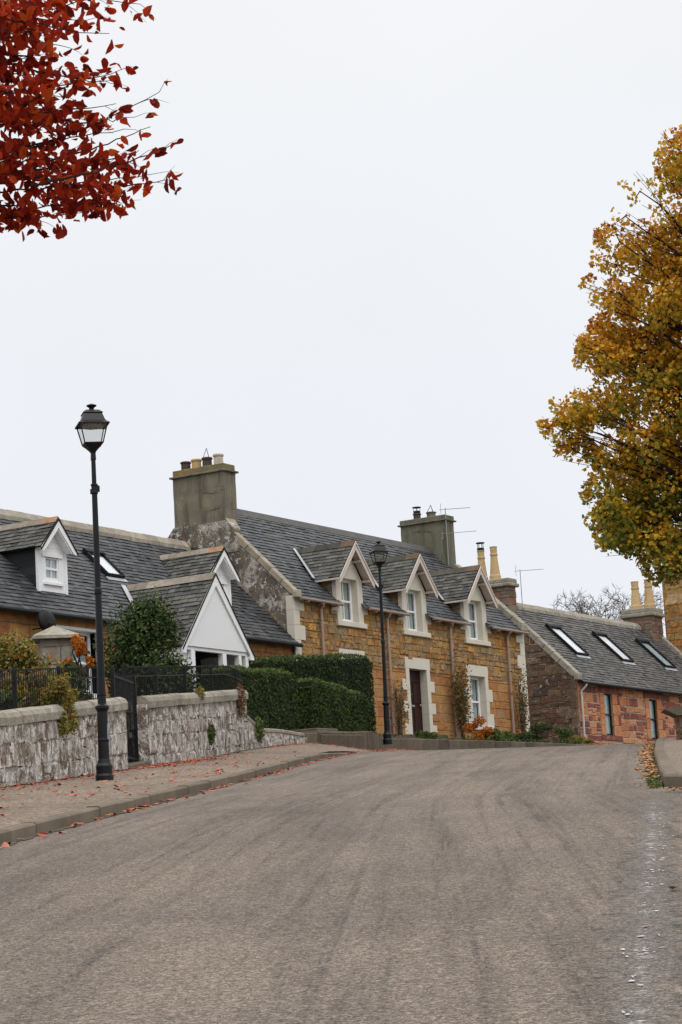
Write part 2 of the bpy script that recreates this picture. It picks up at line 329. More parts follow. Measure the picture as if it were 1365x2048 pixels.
def npmesh(name, V, F, T, mat, parent=None, smooth=False):
    """V (n,3), F (m,k), T (n,)"""
    me = bpy.data.meshes.new(name); k = F.shape[1]
    me.vertices.add(len(V)); me.vertices.foreach_set('co', V.astype(np.float32).ravel())
    me.loops.add(F.size); me.loops.foreach_set('vertex_index', F.astype(np.int32).ravel())
    me.polygons.add(len(F)); me.polygons.foreach_set('loop_start', np.arange(0, F.size, k, dtype=np.int32))
    me.update(calc_edges=True)
    a = me.attributes.new('tint', 'FLOAT', 'POINT'); a.data.foreach_set('value', T.astype(np.float32))
    if smooth: me.polygons.foreach_set('use_smooth', np.ones(len(F), bool))
    me.materials.append(mat)
    o = bpy.data.objects.new(name, me); S.collection.objects.link(o)
    if parent: o.parent = parent
    return o
def tag(o, label=None, cat=None, group=None, kind=None):
    if label: o['label'] = label
    if cat: o['category'] = cat
    if group: o['group'] = group
    if kind: o['kind'] = kind
    return o
def empty(name, loc, rz=0, rot=None):
    o = bpy.data.objects.new(name, None); S.collection.objects.link(o); o.location = loc
    o.rotation_euler = rot if rot else (0, 0, rz); o.empty_display_size = .2
    return o
def leaves(name, P, size, mat, parent=None, asp=.6, nrm=None, T=None, droop=0, big=False, var=.35, flat=0, curl=1.0):
    P = np.asarray(P, float); n = len(P)
    a = rng.normal(size=(n, 3)); 
    if droop: a[:, 2] -= droop
    if flat: a[:, 2] *= (1-flat)
    a /= np.linalg.norm(a, axis=1)[:, None]
    m = rng.normal(size=(n, 3))
    if flat: m = m*(1-flat)+np.array([0, 0, 1.5])*flat*2
    if nrm is not None: m = m*.55+nrm
    b = np.cross(a, m); b /= (np.linalg.norm(b, axis=1)[:, None]+1e-9); c = np.cross(a, b)
    sz = size*(1+var*rng.uniform(-1, 1, n))[:, None]
    if T is None: T = rng.random(n)
    if big:
        pr = [(-.5, 0, 0), (-.36, .27, .06), (-.10, .44, .12), (.22, .34, .10), (.52, 0, -.10), (.22, -.34, .10), (-.10, -.44, .12), (-.36, -.27, .06)]
        V = np.stack([P+a*sz*x+b*sz*asp*y*1.15+c*sz*z*curl*rng.uniform(.3, 1.6, n)[:, None] for x, y, z in pr], 1).reshape(-1, 3)
        F = (np.arange(n)[:, None, None]*8+np.array([[0, 1, 2, 3], [0, 3, 4, 4], [0, 4, 5, 5], [0, 5, 6, 7]])[None]); F = np.concatenate([F[:, [1]][:, :, :3], F[:, [2]][:, :, :3]], 1); Q = (np.arange(n)[:, None, None]*8+np.array([[0, 1, 2], [0, 2, 3], [0, 3, 4], [0, 4, 5], [0, 5, 6], [0, 6, 7]])[None]); F = Q.reshape(-1, 3); k = 8
    else:
        pr = [(-.5, 0, 0), (.05, .5, .12), (.5, 0, 0), (.05, -.5, .12)]
        V = np.stack([P+a*sz*x+b*sz*asp*y+c*sz*z for x, y, z in pr], 1).reshape(-1, 3)
        F = (np.arange(n)[:, None, None]*4+np.array([[0, 1, 2], [0, 2, 3]])[None]).reshape(-1, 3); k = 4
    return npmesh(name, V, F, np.repeat(T, k), mat, parent)

# ------------------------------------------------------------------ terrain
GY = [-60, -5, 0, 9, 20.5, 27, 36, 45, 55, 62, 68, 76, 85, 100, 150, 3000]
GZ = [-4, -1.70, -1.2, -.33, .86, 1.46, 2.24, 3.04, 3.88, 4.38, 4.77, 5.06, 5.24, 5.4, 5.5, 5.5]
def g0(y): return float(np.interp(y, GY, GZ))
def g(y): return (g0(y-2)+2*g0(y)+g0(y+2)+g0(y-1)*2+g0(y+1)*2)/8
def cf(y): return float(np.interp(y, [30, 60, 90, 120], [0, .03, .03, 0]))
def T(x, y): return g(y)-cf(y)*max(-6, min(12, x))
def xl(y): return float(np.interp(y, [-40, 9, 20.5, 27, 36, 45, 55, 62, 66, 72, 80, 95, 120], [-9, -3.95, -2.95, -2.30, -1.52, -.80, .02, .75, 1.15, 3.2, 7.4, 16, 32]))
def xr(y): return float(np.interp(y, [24, 35, 47, 60, 70, 80, 95, 120], [2.92, 4.17, 5.65, 7.35, 9.6, 13.2, 22.5, 40]))
def xw(y): return -4.84+.157*(y-34)
def sheet(name, rows, mat, zf, uvscale=1.0, ncol=12, kind='structure'):
    """rows: list of (y, xa, xb)"""
    V = []; UV = []; F = []
    for (y, xa, xb) in rows:
        for i in range(ncol+1):
            x = xa+(xb-xa)*i/ncol; V.append((x, y, zf(x, y))); UV.append((x-xa if name != 'road' else (x-xa)/(xb-xa)*6.0, y))
    n = ncol+1
    for j in range(len(rows)-1):
        for i in range(ncol): F.append((j*n+i, j*n+i+1, (j+1)*n+i+1, (j+1)*n+i))
    me = bpy.data.meshes.new(name); me.from_pydata(V, [], F); uv = me.uv_layers.new(name='UVMap')
    for lp in me.loops: uv.data[lp.index].uv = UV[lp.vertex_index]
    a = me.attributes.new('tint', 'FLOAT', 'POINT'); a.data.foreach_set('value', [.5]*len(V))
    me.polygons.foreach_set('use_smooth', [True]*len(me.polygons)); me.materials.append(mat)
    o = bpy.data.objects.new(name, me); S.collection.objects.link(o); o['kind'] = kind; return o
# ground to the horizon
ys = [-600, -200, -60]+[y for y in np.arange(-30, 130, 2.5)]+[150, 220, 400, 800, 1600, 2900]
xs = [-2500, -900, -300, -100, -50, -30, -20, -14, -10, -8, -6, -4, -2, 0, 2, 4, 6, 8, 10, 12, 16, 22, 30, 50, 100, 300, 900, 2500]
V = [(x, y, T(x, y)-.10) for y in ys for x in xs]; n = len(xs)
F = [(j*n+i, j*n+i+1, (j+1)*n+i+1, (j+1)*n+i) for j in range(len(ys)-1) for i in range(n-1)]
go = npmesh('ground', np.array(V), np.array(F), np.full(len(V), .5), M_grass, smooth=True); go['kind'] = 'structure'
yy = list(np.arange(-20, 120.1, 1.0))
bell = lambda y: 14 if y < 23.4 else (xr(24)+ (24.6-y)*1.2 if y < 24.6 else xr(y))
sheet('road', [(y, xl(y), xr(y) if y >= 24 else xr(24)-.0*(24-y)) for y in yy], M_road, T, ncol=16)
# mouth of the side road on the right, flush with the street
sheet('side_road', [(y, xr(24), 16) for y in np.arange(-20, 24.05, 1.0)], M_road, T, ncol=10)
# pavements
def zp(x, y): return T(x, y)+.11*float(np.interp(y, [50, 57], [1, .06]))+float(np.interp(y, [47, 51, 58, 62, 68, 75], [0, .10, .24, .28, .20, .12]))*max(0, min(1, (xl(y)-.2-x)/1.1))
sheet('pavement', [(y, xw(y)-.1 if y < 58 else float(np.interp(y, [58, 62, 67, 70.5, 75], [-1.1, .35, .65, 1.7, 4.5])), xl(y)-.13) for y in np.arange(-20, 76.1, 1)], M_pave, zp, ncol=14)
def zpr(x, y): return T(x, y)+.11
sheet('pavement', [(y, xr(y)+.14, max(xr(y)+3.2, 12)) for y in np.arange(24.2, 66, .8)], M_pave_r, zpr, ncol=10)
def contact_shade(name, fx, zf, sgn, y0, y1, wd):
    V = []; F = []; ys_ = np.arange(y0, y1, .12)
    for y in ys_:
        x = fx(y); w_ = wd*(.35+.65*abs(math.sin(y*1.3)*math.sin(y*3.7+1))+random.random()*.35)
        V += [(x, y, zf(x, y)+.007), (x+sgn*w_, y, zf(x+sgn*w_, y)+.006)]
    o = npmesh(name, np.array(V), np.array([(2*i, 2*i+1, 2*i+3, 2*i+2) for i in range(len(ys_)-1)]), np.full(len(V), .5), M_contact_shade); o['kind'] = 'structure'
M_contact_shade = plain('contact_shade_brown', (.085, .068, .048), .95, .4, 25, .5)  # flat brown that stands in for contact shadow
contact_shade('gutter_contact_shade', xl, T, 1, 2, 54, .11); contact_shade('gutter_contact_shade', lambda y: xr(y), T, -1, 24.5, 62, .14); contact_shade('wall_foot_contact_shade', lambda y: xw(y)+.0, zp, 1, 20, 57, .14)
# kerbs
mb = MB(); y = -2.0
def kpt(fx, y, off, z): return Vector((fx(y)+off, y, z))
while y < 56.5:
    ln = .92; a, b = y+.006, y+ln-.006; h = float(np.interp(y, [47, 54], [.112, .008])); j = random.uniform(-.006, .006)
    vs = []
    for yy_ in (a, b):
        zt = T(xl(yy_), yy_)+h+j
        vs += [(xl(yy_)+j, yy_, zt-.25), (xl(yy_)+j, yy_, zt-.018), (xl(yy_)-.02+j, yy_, zt), (xl(yy_)-.14+j, yy_, zt+.002), (xl(yy_)-.14+j, yy_, zt-.25)]
    mb.add(vs, [(0, 1, 6, 5), (1, 2, 7, 6), (2, 3, 8, 7), (3, 4, 9, 8), (4, 3, 2, 1, 0), (5, 6, 7, 8, 9)])
    y += ln
tag(mb.build('kerb', M_kerb), kind='structure')
mb = MB(); path = [(12.0, 23.35), (9.0, 23.35), (6.5, 23.35), (4.6, 23.4), (3.75, 23.55), (3.25, 23.85), (2.98, 24.4), (xr(25.2)+.02, 25.2)]+[(xr(y)+0.0, y) for y in np.arange(26.1, 66, .92)]
for p, q in zip(path[:-1], path[1:]):
    p = Vector((*p, 0)); q = Vector((*q, 0)); d = (q-p).normalized(); nrm = Vector((d.y, -d.x, 0)); p2 = p+d*.004; q2 = q-d*.004; vs = []
    for c in (p2, q2):
        zt = T(c.x, c.y)+.118
        vs += [(c.x, c.y, zt-.25), (c.x, c.y, zt-.02), (*(c+nrm*.02).xy, zt), (*(c+nrm*.14).xy, zt), (*(c+nrm*.14).xy, zt-.25)]
    mb.add(vs, [(0, 1, 6, 5), (1, 2, 7, 6), (2, 3, 8, 7), (3, 4, 9, 8), (4, 3, 2, 1, 0), (5, 6, 7, 8, 9)])
tag(mb.build('kerb', M_kerb), kind='structure')
mb = MB(); vs = [(x, y, T(x, y)+.108) for y in (23.6, 24.3) for x in (3.1, 5, 9)]
mb.add([(3.0, 24.35, T(3, 24)+.108), (3.3, 23.98, T(3, 24)+.108), (3.8, 23.7, T(4, 24)+.108), (4.6, 23.54, T(4, 24)+.108), (9, 23.49, T(4, 24)+.108), (12, 23.49, T(4, 24)+.108), (12, 24.35, T(4, 24)+.108)], [(0, 1, 2, 3, 4, 5, 6)])
mb.build('pavement_corner', M_pave_r)['kind'] = 'structure'
# patched strip with a worn white line along the right
def xm(y): return float(np.interp(y, [5, 9, 17, 22, 24], [.55, .93, 2.02, 2.6, 2.8]))
M_line = plain('worn_white_paint', (.50, .49, .47), .8, .35, 30, .3)
mb = MB(); y = 5.0
while y < 19:
    y += random.choice([.12, .3, .5, .8, 1.1])
    for k in range(random.randint(2, 7)):
        cx = xm(y)+random.gauss(.0, .035); cy = y+random.uniform(-.10, .10); r1 = random.uniform(.003, .022)**1.0; r2 = random.uniform(.006, .045)
        nn = 9; a0 = random.random(); vs = []
        for i in range(nn):
            q = random.uniform(.35, 1); X_ = cx+r1*math.cos(a0+2*math.pi*i/nn)*q; Y_ = cy+r2*math.sin(a0+2*math.pi*i/nn)*q; vs.append((X_, Y_, T(X_, Y_)+.006))
        vs.append((cx, cy, T(cx, cy)+.007)); mb.add(vs, [(i, (i+1) % nn, nn) for i in range(nn)])
tag(mb.build('road_marking', M_line), kind='structure')

# garden ground behind the wall, and raised ground round the houses
def zg(x, y): return min(5.22, 2.72+.104*(y-34)) if y > 15 else .75+.06*(y-15)
sheet('garden_ground', [(y, -45, xw(y)-.17 if y < 51 else -3.7) for y in [*np.arange(-20, 50.6, 1.5), 50.95, 51.0, 53, 55, 57.5]], M_soil, zg, ncol=10)
sheet('garden_ground', [(y, -3.8, xw(y)-.1) for y in np.arange(50.9, 58.2, .9)], M_soil, lambda x, y: float(np.interp(y, [51, 52.5, 54.5, 58], [4.42, 4.24, 4.36, 4.50]))-.03, ncol=4)
CURB = [(-1.25, 57.9), (.30, 62.0), (.60, 66.8), (1.75, 70.6), (4.55, 75.2), (8.2, 81.2), (9.3, 84.5)]
IN = [(-4.5, 57.7), (-3.2, 62), (-2.2, 66), (-1.4, 69.9), (1.6, 74.9), (5.74, 82), (7.8, 86.9)]
CZ = [4.55, 4.82, 5.00, 5.2, 5.32, 5.42, 5.45]; IZ = [4.72, 5.1, 5.4, 5.6, 5.72, 5.74, 5.72]
V = []
for (a, b), (c, d), z1, z2 in zip(CURB, IN, CZ, IZ): V += [(a-.05, b+.03, z1), ((a+c)/2, (b+d)/2, (z1+z2)/2+.0), (c, d, z2), (c-20, d+12, 5.3)]
F = [(4*i+k, 4*i+4+k, 4*i+5+k, 4*i+1+k) for i in range(len(CURB)-1) for k in range(3)]
o = npmesh('raised_ground', np.array(V), np.array(F), np.full(len(V), .5), M_soil); o['kind'] = 'structure'
def bedz(p, q): return p+(q-p)

# ------------------------------------------------------------------ masonry + slates
def stones(mb, fn, a0, a1, b0, b1, hr, lr, holes=(), trim=None, proud=(.008, .03), gap=.012, jit=.008, tintf=None):
    b = b0
    while b < b1-.04:
        h = random.uniform(*hr)
        if b+h > b1-.06: h = b1-b
        mid = b+h/2; lo, hi = (a0, a1) if trim is None else trim(mid)
        segs = [(lo, hi)]
        for (x0, x1, z0, z1) in holes:
            if z0 < mid < z1:
                ns = []
                for (s0, s1) in segs:
                    if x1 <= s0 or x0 >= s1: ns.append((s0, s1)); continue
                    if x0 > s0: ns.append((s0, x0))
                    if x1 < s1: ns.append((x1, s1))
                segs = ns
        for (s0, s1) in segs:
            a = s0
            while a < s1-.03:
                ln = random.uniform(*lr)
                if a+ln > s1-.1: ln = s1-a
                d = random.uniform(*proud); q = gap/2
                splits = [(b, b+h)]
                if h > .2 and ln < lr[1]*.7 and random.random() < .35: m_ = b+h*random.uniform(.4, .6); splits = [(b, m_), (m_, b+h)]
                for (c0, c1) in splits:
                    J = lambda: random.uniform(-jit, jit)
                    o4 = [(a+q, c0+q), (a+ln-q, c0+q), (a+ln-q, c1-q), (a+q, c1-q)]
                    o4 = [(x+J(), z+J()) for x, z in o4]
                    ca, cb = a+ln/2, (c0+c1)/2; ins = .012
                    i4 = [(x+(ins if x < ca else -ins)+J()*.5, z+(ins if z < cb else -ins)+J()*.5) for x, z in o4]
                    vs = [fn(x, z, 0) for x, z in o4]+[fn(x, z, d+J()*.6) for x, z in i4]
                    t = tintf(ca, cb) if tintf else random.random()
                    mb.add(vs, [(4, 5, 6, 7), (0, 1, 5, 4), (1, 2, 6, 5), (2, 3, 7, 6), (3, 0, 4, 7)], t)
                a += ln
        b += h
def panel(mb, fn, a0, a1, b0, b1, holes=(), depth=.3):
    """flat wall face with openings and their reveals (fn(a,b,outwards))"""
    xs = sorted({a0, a1, *[v for h in holes for v in h[:2] if a0 < v < a1]}); zs = sorted({b0, b1, *[v for h in holes for v in h[2:] if b0 < v < b1]})
    for i in range(len(xs)-1):
        for j in range(len(zs)-1):
            mx_, mz_ = (xs[i]+xs[i+1])/2, (zs[j]+zs[j+1])/2
            if any(h[0] < mx_ < h[1] and h[2] < mz_ < h[3] for h in holes): continue
            mb.add([fn(xs[i], zs[j], 0), fn(xs[i+1], zs[j], 0), fn(xs[i+1], zs[j+1], 0), fn(xs[i], zs[j+1], 0)], [(0, 1, 2, 3)])
def reveal(mb, fn, h, depth=.28, out_=.0):
    x0, x1, z0, z1 = h
    c = [(x0, z0), (x1, z0), (x1, z1), (x0, z1)]
    vs = [fn(a, b, out_) for a, b in c]+[fn(a, b, -depth) for a, b in c]
    mb.add(vs, [(0, 1, 5, 4), (1, 2, 6, 5), (2, 3, 7, 6), (3, 0, 4, 7)])
def slates(mb, fn, a0, a1, L_, w=.27, e=.19, skip=None, trim=None, under=True):
    """fn(a along eaves, t up the slope, n normal)"""
    k = 0; t = 0.0
    if under and trim is None: mb.add([fn(a0, 0, 0), fn(a1, 0, 0), fn(a1, L_, 0), fn(a0, L_, 0)], [(0, 1, 2, 3)], .1)
    while t < L_-.02:
        ex = min(e, L_-t); lo, hi = (a0, a1) if trim is None else trim(t+ex/2)
        a = lo-(w/2 if k % 2 else 0)-random.uniform(0, .06)
        while a < hi:
            ww = w*random.uniform(.8, 1.2); s0, s1 = max(a, lo), min(a+ww, hi); a += ww
            if s1-s0 < .03: continue
            if skip and skip((s0+s1)/2, t+ex/2): continue
            q = .003; tb = t+random.uniform(-.016, .006)-(.03 if random.random() < .015 else 0); nb = .026+random.uniform(-.004, .012); tt = min(t+ex+.03, L_)
            vs = [fn(s0+q, tb, nb-.014), fn(s1-q, tb, nb-.014), fn(s0+q, tb, nb), fn(s1-q, tb+random.uniform(-.004, .004), nb), fn(s0+q, tt, .006), fn(s1-q, tt, .006)]
            mb.add(vs, [(2, 3, 5, 4), (0, 1, 3, 2), (0, 2, 4), (1, 5, 3)])
        t += e; k += 1
def sash(parent, fn, x0, x1, z0, z1, frame=M_white, bars=1, curtain=M_curtain, name='window', rows=2, thick=.05, full=False, wide=.072):
    """sash window in opening; fn(a,b,out)."""
    mb = MB(); f = lambda a, d, b: fn(a, b, d)
    B = lambda a0, a1, b0, b1, d0, d1: mb.cbox(a0, a1, d0, d1, b0, b1, .006, fn=lambda x, y, z: fn(x, z, y))
    w_ = wide
    B(x0, x0+w_, z0, z1, -.06, .0); B(x1-w_, x1, z0, z1, -.06, .0); B(x0+w_, x1-w_, z1-w_, z1, -.06, .0); B(x0+w_, x1-w_, z0, z0+w_*1.5, -.06, .0)
    zm = (z0+z1)/2
    if rows == 2: B(x0+w_, x1-w_, zm-.03, zm+.03, -.058, -.004)
    xi0, xi1 = x0+w_, x1-w_
    for k in range(bars):
        xm_ = xi0+(xi1-xi0)*(k+1)/(bars+1); B(xm_-.014, xm_+.014, z0+w_*1.5, z1-w_, -.045, -.012)
    wo = mb.build(name, frame, parent)
    mg = MB(); mg.box(xi0, xi1, -.040, -.034, z0+w_, z1-w_, fn=lambda x, y, z: fn(x, z, y)); mg.build('pane', M_glass, wo)
    mi = MB(); mi.add([fn(x0, z0, -.35), fn(x1, z0, -.35), fn(x1, z1, -.35), fn(x0, z1, -.35)], [(0, 1, 2, 3)]); reveal(mi, fn, (x0, x1, z0, z1), .35, -.062); mi.build('room_backing', M_dark, wo)
    mc = MB(); spans = [(xi0, xi1)] if full else [(xi0, xi0+(xi1-xi0)*.34), (xi1-(xi1-xi0)*.42, xi1)]
    for (c0, c1) in spans:
        N = 14; vs = []
        for i in range(N+1):
            a = c0+(c1-c0)*i/N; d = (-.062 if full else -.10)+.014*math.sin(i*2.1)*(0 if full else 1); vs += [fn(a, z0+.03, d), fn(a, z1-.03, d)]
        mc.add(vs, [(2*i, 2*i+2, 2*i+3, 2*i+1) for i in range(N)])
    mc.build('curtain', curtain, wo)
    return wo

# ------------------------------------------------------------------ MAIN HOUSE
A0 = R(90-31.11728)
CX, CY = -1.499, 70.0
H = empty('stone_house', (CX, CY, 5.75), A0)
tag(H, 'two storey ochre stone house with cream quoins and three gabled dormers, behind the clipped hedges', 'house')
FR = lambda a, b, d: (a, -d, b)          # front wall mapping
LG = lambda a, b, d: (-d, a, b)          # left gable
RG = lambda a, b, d: (14+d, a, b)
wins_up = [3.06, 6.86, 10.76]
holes = [(c-.45, c+.45, 3.18, 4.46) for c in wins_up]+[(2.52, 3.52, .45, 2.02), (6.31, 7.38, 0, 2.02), (10.14, 11.14, .45, 2.02)]
mb = MB(); panel(mb, FR, 0, 14, -1.6, 3.76, [(h[0], h[1], h[2], min(h[3], 3.76)) for h in holes])
mb.add([LG(0, -1.6, 0), LG(6, -1.6, 0), LG(6, 3.66, 0), LG(3, 6.7, 0), LG(0, 3.66, 0)], [(0, 1, 2, 3, 4)])
mb.add([RG(0, -1.6, 0), RG(6, -1.6, 0), RG(6, 3.66, 0), RG(3, 6.7, 0), RG(0, 3.66, 0)], [(0, 1, 2, 3, 4)])
mb.add([(0, 6, -1.6), (14, 6, -1.6), (14, 6, 3.7), (0, 6, 3.7)], [(0, 1, 2, 3)])
mb.build('wall_core', M_mortar, H)
sh = [(.0, .25, -2, 9), (13.75, 14.0, -2, 9)]+[(c-.70, c+.70, 3.08, 4.6) for c in wins_up]+[(2.35, 3.68, .40, 2.32), (6.10, 7.60, -.6, 2.32), (9.97, 11.30, .40, 2.32)]
mb = MB(); stones(mb, FR, 0, 14, 1.95, 3.74, (.11, .23), (.16, .55), sh, jit=.016, proud=(.004, .035)); mb.build('upper_rubble', M_stone, H)
mb = MB(); stones(mb, FR, 0, 14, -1.6, 1.95, (.24, .34), (.35, .85), sh, jit=.007, proud=(.006, .022)); mb.build('lower_stonework', M_stone_low, H)
# harled gable with lichen
mb = MB(); N = 26; vs = []; fs = []
for j in range(N+1):
    for i in range(N+1):
        yq = 6.05*i/N-.0; top = 3.7+1.0*min(yq, 6-yq) if yq < 6 else 3.7; zq = -1.6+(top+1.6)*j/N
        vs.append((-.03-.018*math.sin(yq*3.1+zq*2.3)*math.sin(zq*1.7+1)-random.uniform(0, .008), yq, zq))
for j in range(N):
    for i in range(N): k = j*(N+1)+i; fs.append((k, k+1, k+N+2, k+N+1))
mb.add(vs, fs, .5); mb.build('harled_gable', M_lichen, H, True)
mb = MB(); stones(mb, RG, 0, 6, -1.6, 6.5, (.16, .3), (.25, .6), trim=lambda b: (max(0, b-3.7), min(6, 6-(b-3.7)))); mb.build('far_gable_stones', M_brown, H)
# quoins
for (s, base) in ((1, 0), (-1, 14)):
    mb = MB(); z = -.9; k = 0
    while z < 3.7:
        h = .42; z1 = min(z+h, 3.74); w_ = .52 if k % 2 == 0 else .27
        a0_, a1_ = (0, w_) if s == 1 else (14-w_, 14)
        mb.cbox(a0_-(.045 if s == 1 else 0), a1_+(.045 if s == -1 else 0), -.036, -.001 if 0 else .22, z+.002, z1-.002, .006)
        z += h; k += 1
    mb.build('quoins', M_cream, H)
# surrounds
def surround(x0, x1, z0, z1, lint=True, sill=True, z_top=None, teeth=((.0, 1),), wood=None):
    mb = MB(); o_ = .032
    if lint: mb.cbox(x0-.22, x1+.22, -o_, .24, z1, z1+.34, .006)
    if sill: mb.cbox(x0-.32, x1+.32, -.09, .24, z0-.15, z0, .012)
    zz = z0; k = 0; H_ = z1-z0; nb = max(3, round(H_/.36)); 
    for k in range(nb):
        a, b = z0+H_*k/nb, z0+H_*(k+1)/nb; wj = .20 if k % 2 == (nb+1) % 2 else .44
        mb.cbox(x0-wj, x0, -o_, .24, a+.001, b-.001, .006); mb.cbox(x1, x1+wj, -o_, .24, a+.001, b-.001, .006)
    return mb
for i, (a, b) in enumerate(((2.52, 3.52), (10.14, 11.14))):
    so_ = surround(a, b, .45, 2.02).build('window_surround', M_cream, H)
    sash(H, lambda x, z, d: (x, .20-d, z), a, b, .45, 2.02)
surround(6.31, 7.38, 0, 2.02, sill=False).build('door_surround', M_cream, H)
mb = MB(); mb.box(6.31, 7.38, .22, .26, 0, 2.02)
for (a, b, c, d) in ((6.42, 6.80, 1.0, 1.62), (6.88, 7.26, 1.0, 1.62), (6.42, 6.80, .12, .85), (6.88, 7.26, .12, .85)): mb.cbox(a, b, .20, .219, c, d, .012)
mb.box(6.36, 7.33, .195, .219, 1.66, 1.71)
dr = mb.build('front_door', M_door, H)
mb = MB(); mb.lathe([(.0, 0), (.028, .0), (.035, .02), (.02, .05)], 10); ko = mb.build('door_knob', M_metal, dr); ko.location = (7.24, .20, .95); ko.rotation_euler = (R(90), 0, 0)
mb = MB(); mb.box(6.74, 6.94, .207, .219, .9, .95); mb.build('letter_flap', M_metal, dr)
mb = MB(); mb.cbox(6.15, 7.55, -.55, .22, -.20, -.005, .02); mb.cbox(6.0, 7.7, -.95, -.55, -.4, -.17, .02); mb.build('door_step', M_steps, H)
# roof
S45 = math.sqrt(.5)
sl = .98; ang = math.atan(sl); ca_, sa_ = math.cos(ang), math.sin(ang)
RL_ = 3.22/ca_
RF = lambda a, t, n: (a, -.20+t*ca_-n*sa_, 3.62+t*sa_+n*ca_)
RB = lambda a, t, n: (a, 6.20-t*ca_+n*sa_, 3.62+t*sa_+n*ca_)
dskip = lambda a, t: any(abs(a-c) < .80 and t < 1.75 for c in wins_up)
mb = MB(); slates(mb, RF, .20, 13.72, RL_, w=.25, e=.165, skip=dskip, under=False)
# underlay split round the dormers
xs_ = [0.02]
for c in wins_up: xs_ += [c-.62, c+.62]
xs_ += [13.98]
for i in range(len(xs_)-1):
    t0 = 0 if i % 2 == 0 else 1.9
    mb.add([RF(xs_[i], t0, 0), RF(xs_[i+1], t0, 0), RF(xs_[i+1], RL_, 0), RF(xs_[i], RL_, 0)], [(0, 1, 2, 3)], .1)
mb.build('front_roof', M_slate, H)
mb = MB(); slates(mb, RB, .3, 13.7, RL_, w=.5, e=.4); mb.build('rear_roof', M_slate, H)
mb = MB()
for k in range(30):
    a = .55+k*.445; mb.prism([(-.20, -.20), (-.02, .035), (.02, .035), (.20, -.20), (.17, -.20), (0, -.01), (-.17, -.20)], lambda p, q, d: (d, 3.0+p, 6.78+q+.02), a+.003, a+.442)
mb.build('ridge_tiles', M_zinc, H)
# skews
def skew(x0, x1, y0, z0, y1, z1, n, th=.13, mat=M_skew, parent=None, putt=True):
    mb = MB(); dy, dz = y1-y0, z1-z0; L_ = math.hypot(dy, dz); uy, uz = dy/L_, dz/L_; ny, nz = (-uz, uy) if dy > 0 else (uz, -uy)
    for i in range(n):
        a, b = L_*i/n+.004, L_*(i+1)/n-.004; j = random.uniform(-.008, .008)
        mb.cbox(x0+j, x1+j, 0, 1, 0, 1, .0, fn=lambda x, t, q: (x, y0+uy*(a+(b-a)*t)+ny*(q*th+j-.03), z0+uz*(a+(b-a)*t)+nz*(q*th+j-.03))) if 0 else \
        mb.cbox(x0+j, x1+j, a, b, -.10, th+j, .015, fn=lambda x, t, q: (x, y0+uy*t+ny*q, z0+uz*t+nz*q))
    if putt: mb.cbox(x0-.01, x1+.01, y0-.12 if dy > 0 else y0-.05, y0+.05 if dy > 0 else y0+.12, z0-.16, z0+.07, .02)
    return mb.build('skew_coping', mat, parent)
skew(-.05, .20, -.06, 3.80, 2.2, 6.03, 6, .075, parent=H); skew(-.05, .20, 6.06, 3.84, 3.8, 6.05, 6, .075, parent=H)
skew(13.70, 14.06, -.06, 3.84, 2.3, 6.12, 8, parent=H, mat=M_coping); skew(13.70, 14.06, 6.06, 3.84, 3.8, 6.0, 8, parent=H, mat=M_coping)
# chimneys
def grid_box(x0, x1, y0, y1, z0, z1, mat, name, parent, amp=.012):
    mb = MB(); nz_ = 10; ring = [(x0, y0), ((x0+x1)/2, y0), (x1, y0), (x1, (y0+y1)/2), (x1, y1), ((x0+x1)/2, y1), (x0, y1), (x0, (y0+y1)/2)]
    vs = []; fs = []
    for j in range(nz_+1):
        z = z0+(z1-z0)*j/nz_
        for (x, y) in ring: vs.append((x+random.uniform(-amp, amp)*.5, y+random.uniform(-amp, amp)*.5, z))
    for j in range(nz_):
        for i in range(8): fs.append((j*8+i, j*8+(i+1) % 8, j*8+8+(i+1) % 8, j*8+8+i))
    fs.append(tuple(nz_*8+i for i in range(8)))
    mb.add(vs, fs, .5); return mb.build(name, mat, parent)
c1 = grid_box(-.06, .55, 2.10, 3.90, 5.2, 7.60, M_chim, 'chimney', H)
mb = MB(); mb.cbox(-.14, .63, 2.02, 3.98, 7.60, 7.655, .01); mb.build('cap_ledge', M_chim, c1)
mb = MB(); mb.cbox(-.06, .55, 2.10, 3.90, 7.656, 7.84, .015); mb.build('cap_course', M_cap_lichen, c1)
def pot(parent, x, y, z, r, h, mat, kind='plain'):
    mb = MB()
    if kind == 'plain': pr = [(r*1.06, 0), (r*.98, .04), (r*.95, h*.75), (r*1.12, h*.82), (r*1.14, h*.93), (r*1.02, h), (r*.8, h), (r*.75, h*.5)]
    elif kind == 'tall': pr = [(r*1.25, 0), (r*1.25, h*.13), (r*1.1, h*.16), (r*.72, h*.72), (r*.84, h*.74), (r*.84, h*.79), (r*.72, h*.80), (r*.76, h*.96), (r*.84, h), (r*.6, h), (r*.55, h*.6)]
    mb.lathe(pr, 14, (x, y)); mb.v = [(a, b, c+z) for a, b, c in mb.v]
    return mb.build('chimney_pot', mat, parent, False)
for (yq, m_, h_) in ((3.62, M_pot_dark, .28), (3.24, M_pot_yellow, .30), (2.86, M_pot_dark, .30), (2.46, M_pot_white, .34)): pot(c1, .245, yq, 7.84, .145, h_, m_)
mb = MB()
for k in range(3):
    th = k*2.1; mb.tube([(.245+.13*math.cos(th), 2.86+.13*math.sin(th), 8.1), (.245, 2.86, 8.42)], .008, 4)
mb.build('wire_cowl', M_blackm, c1)
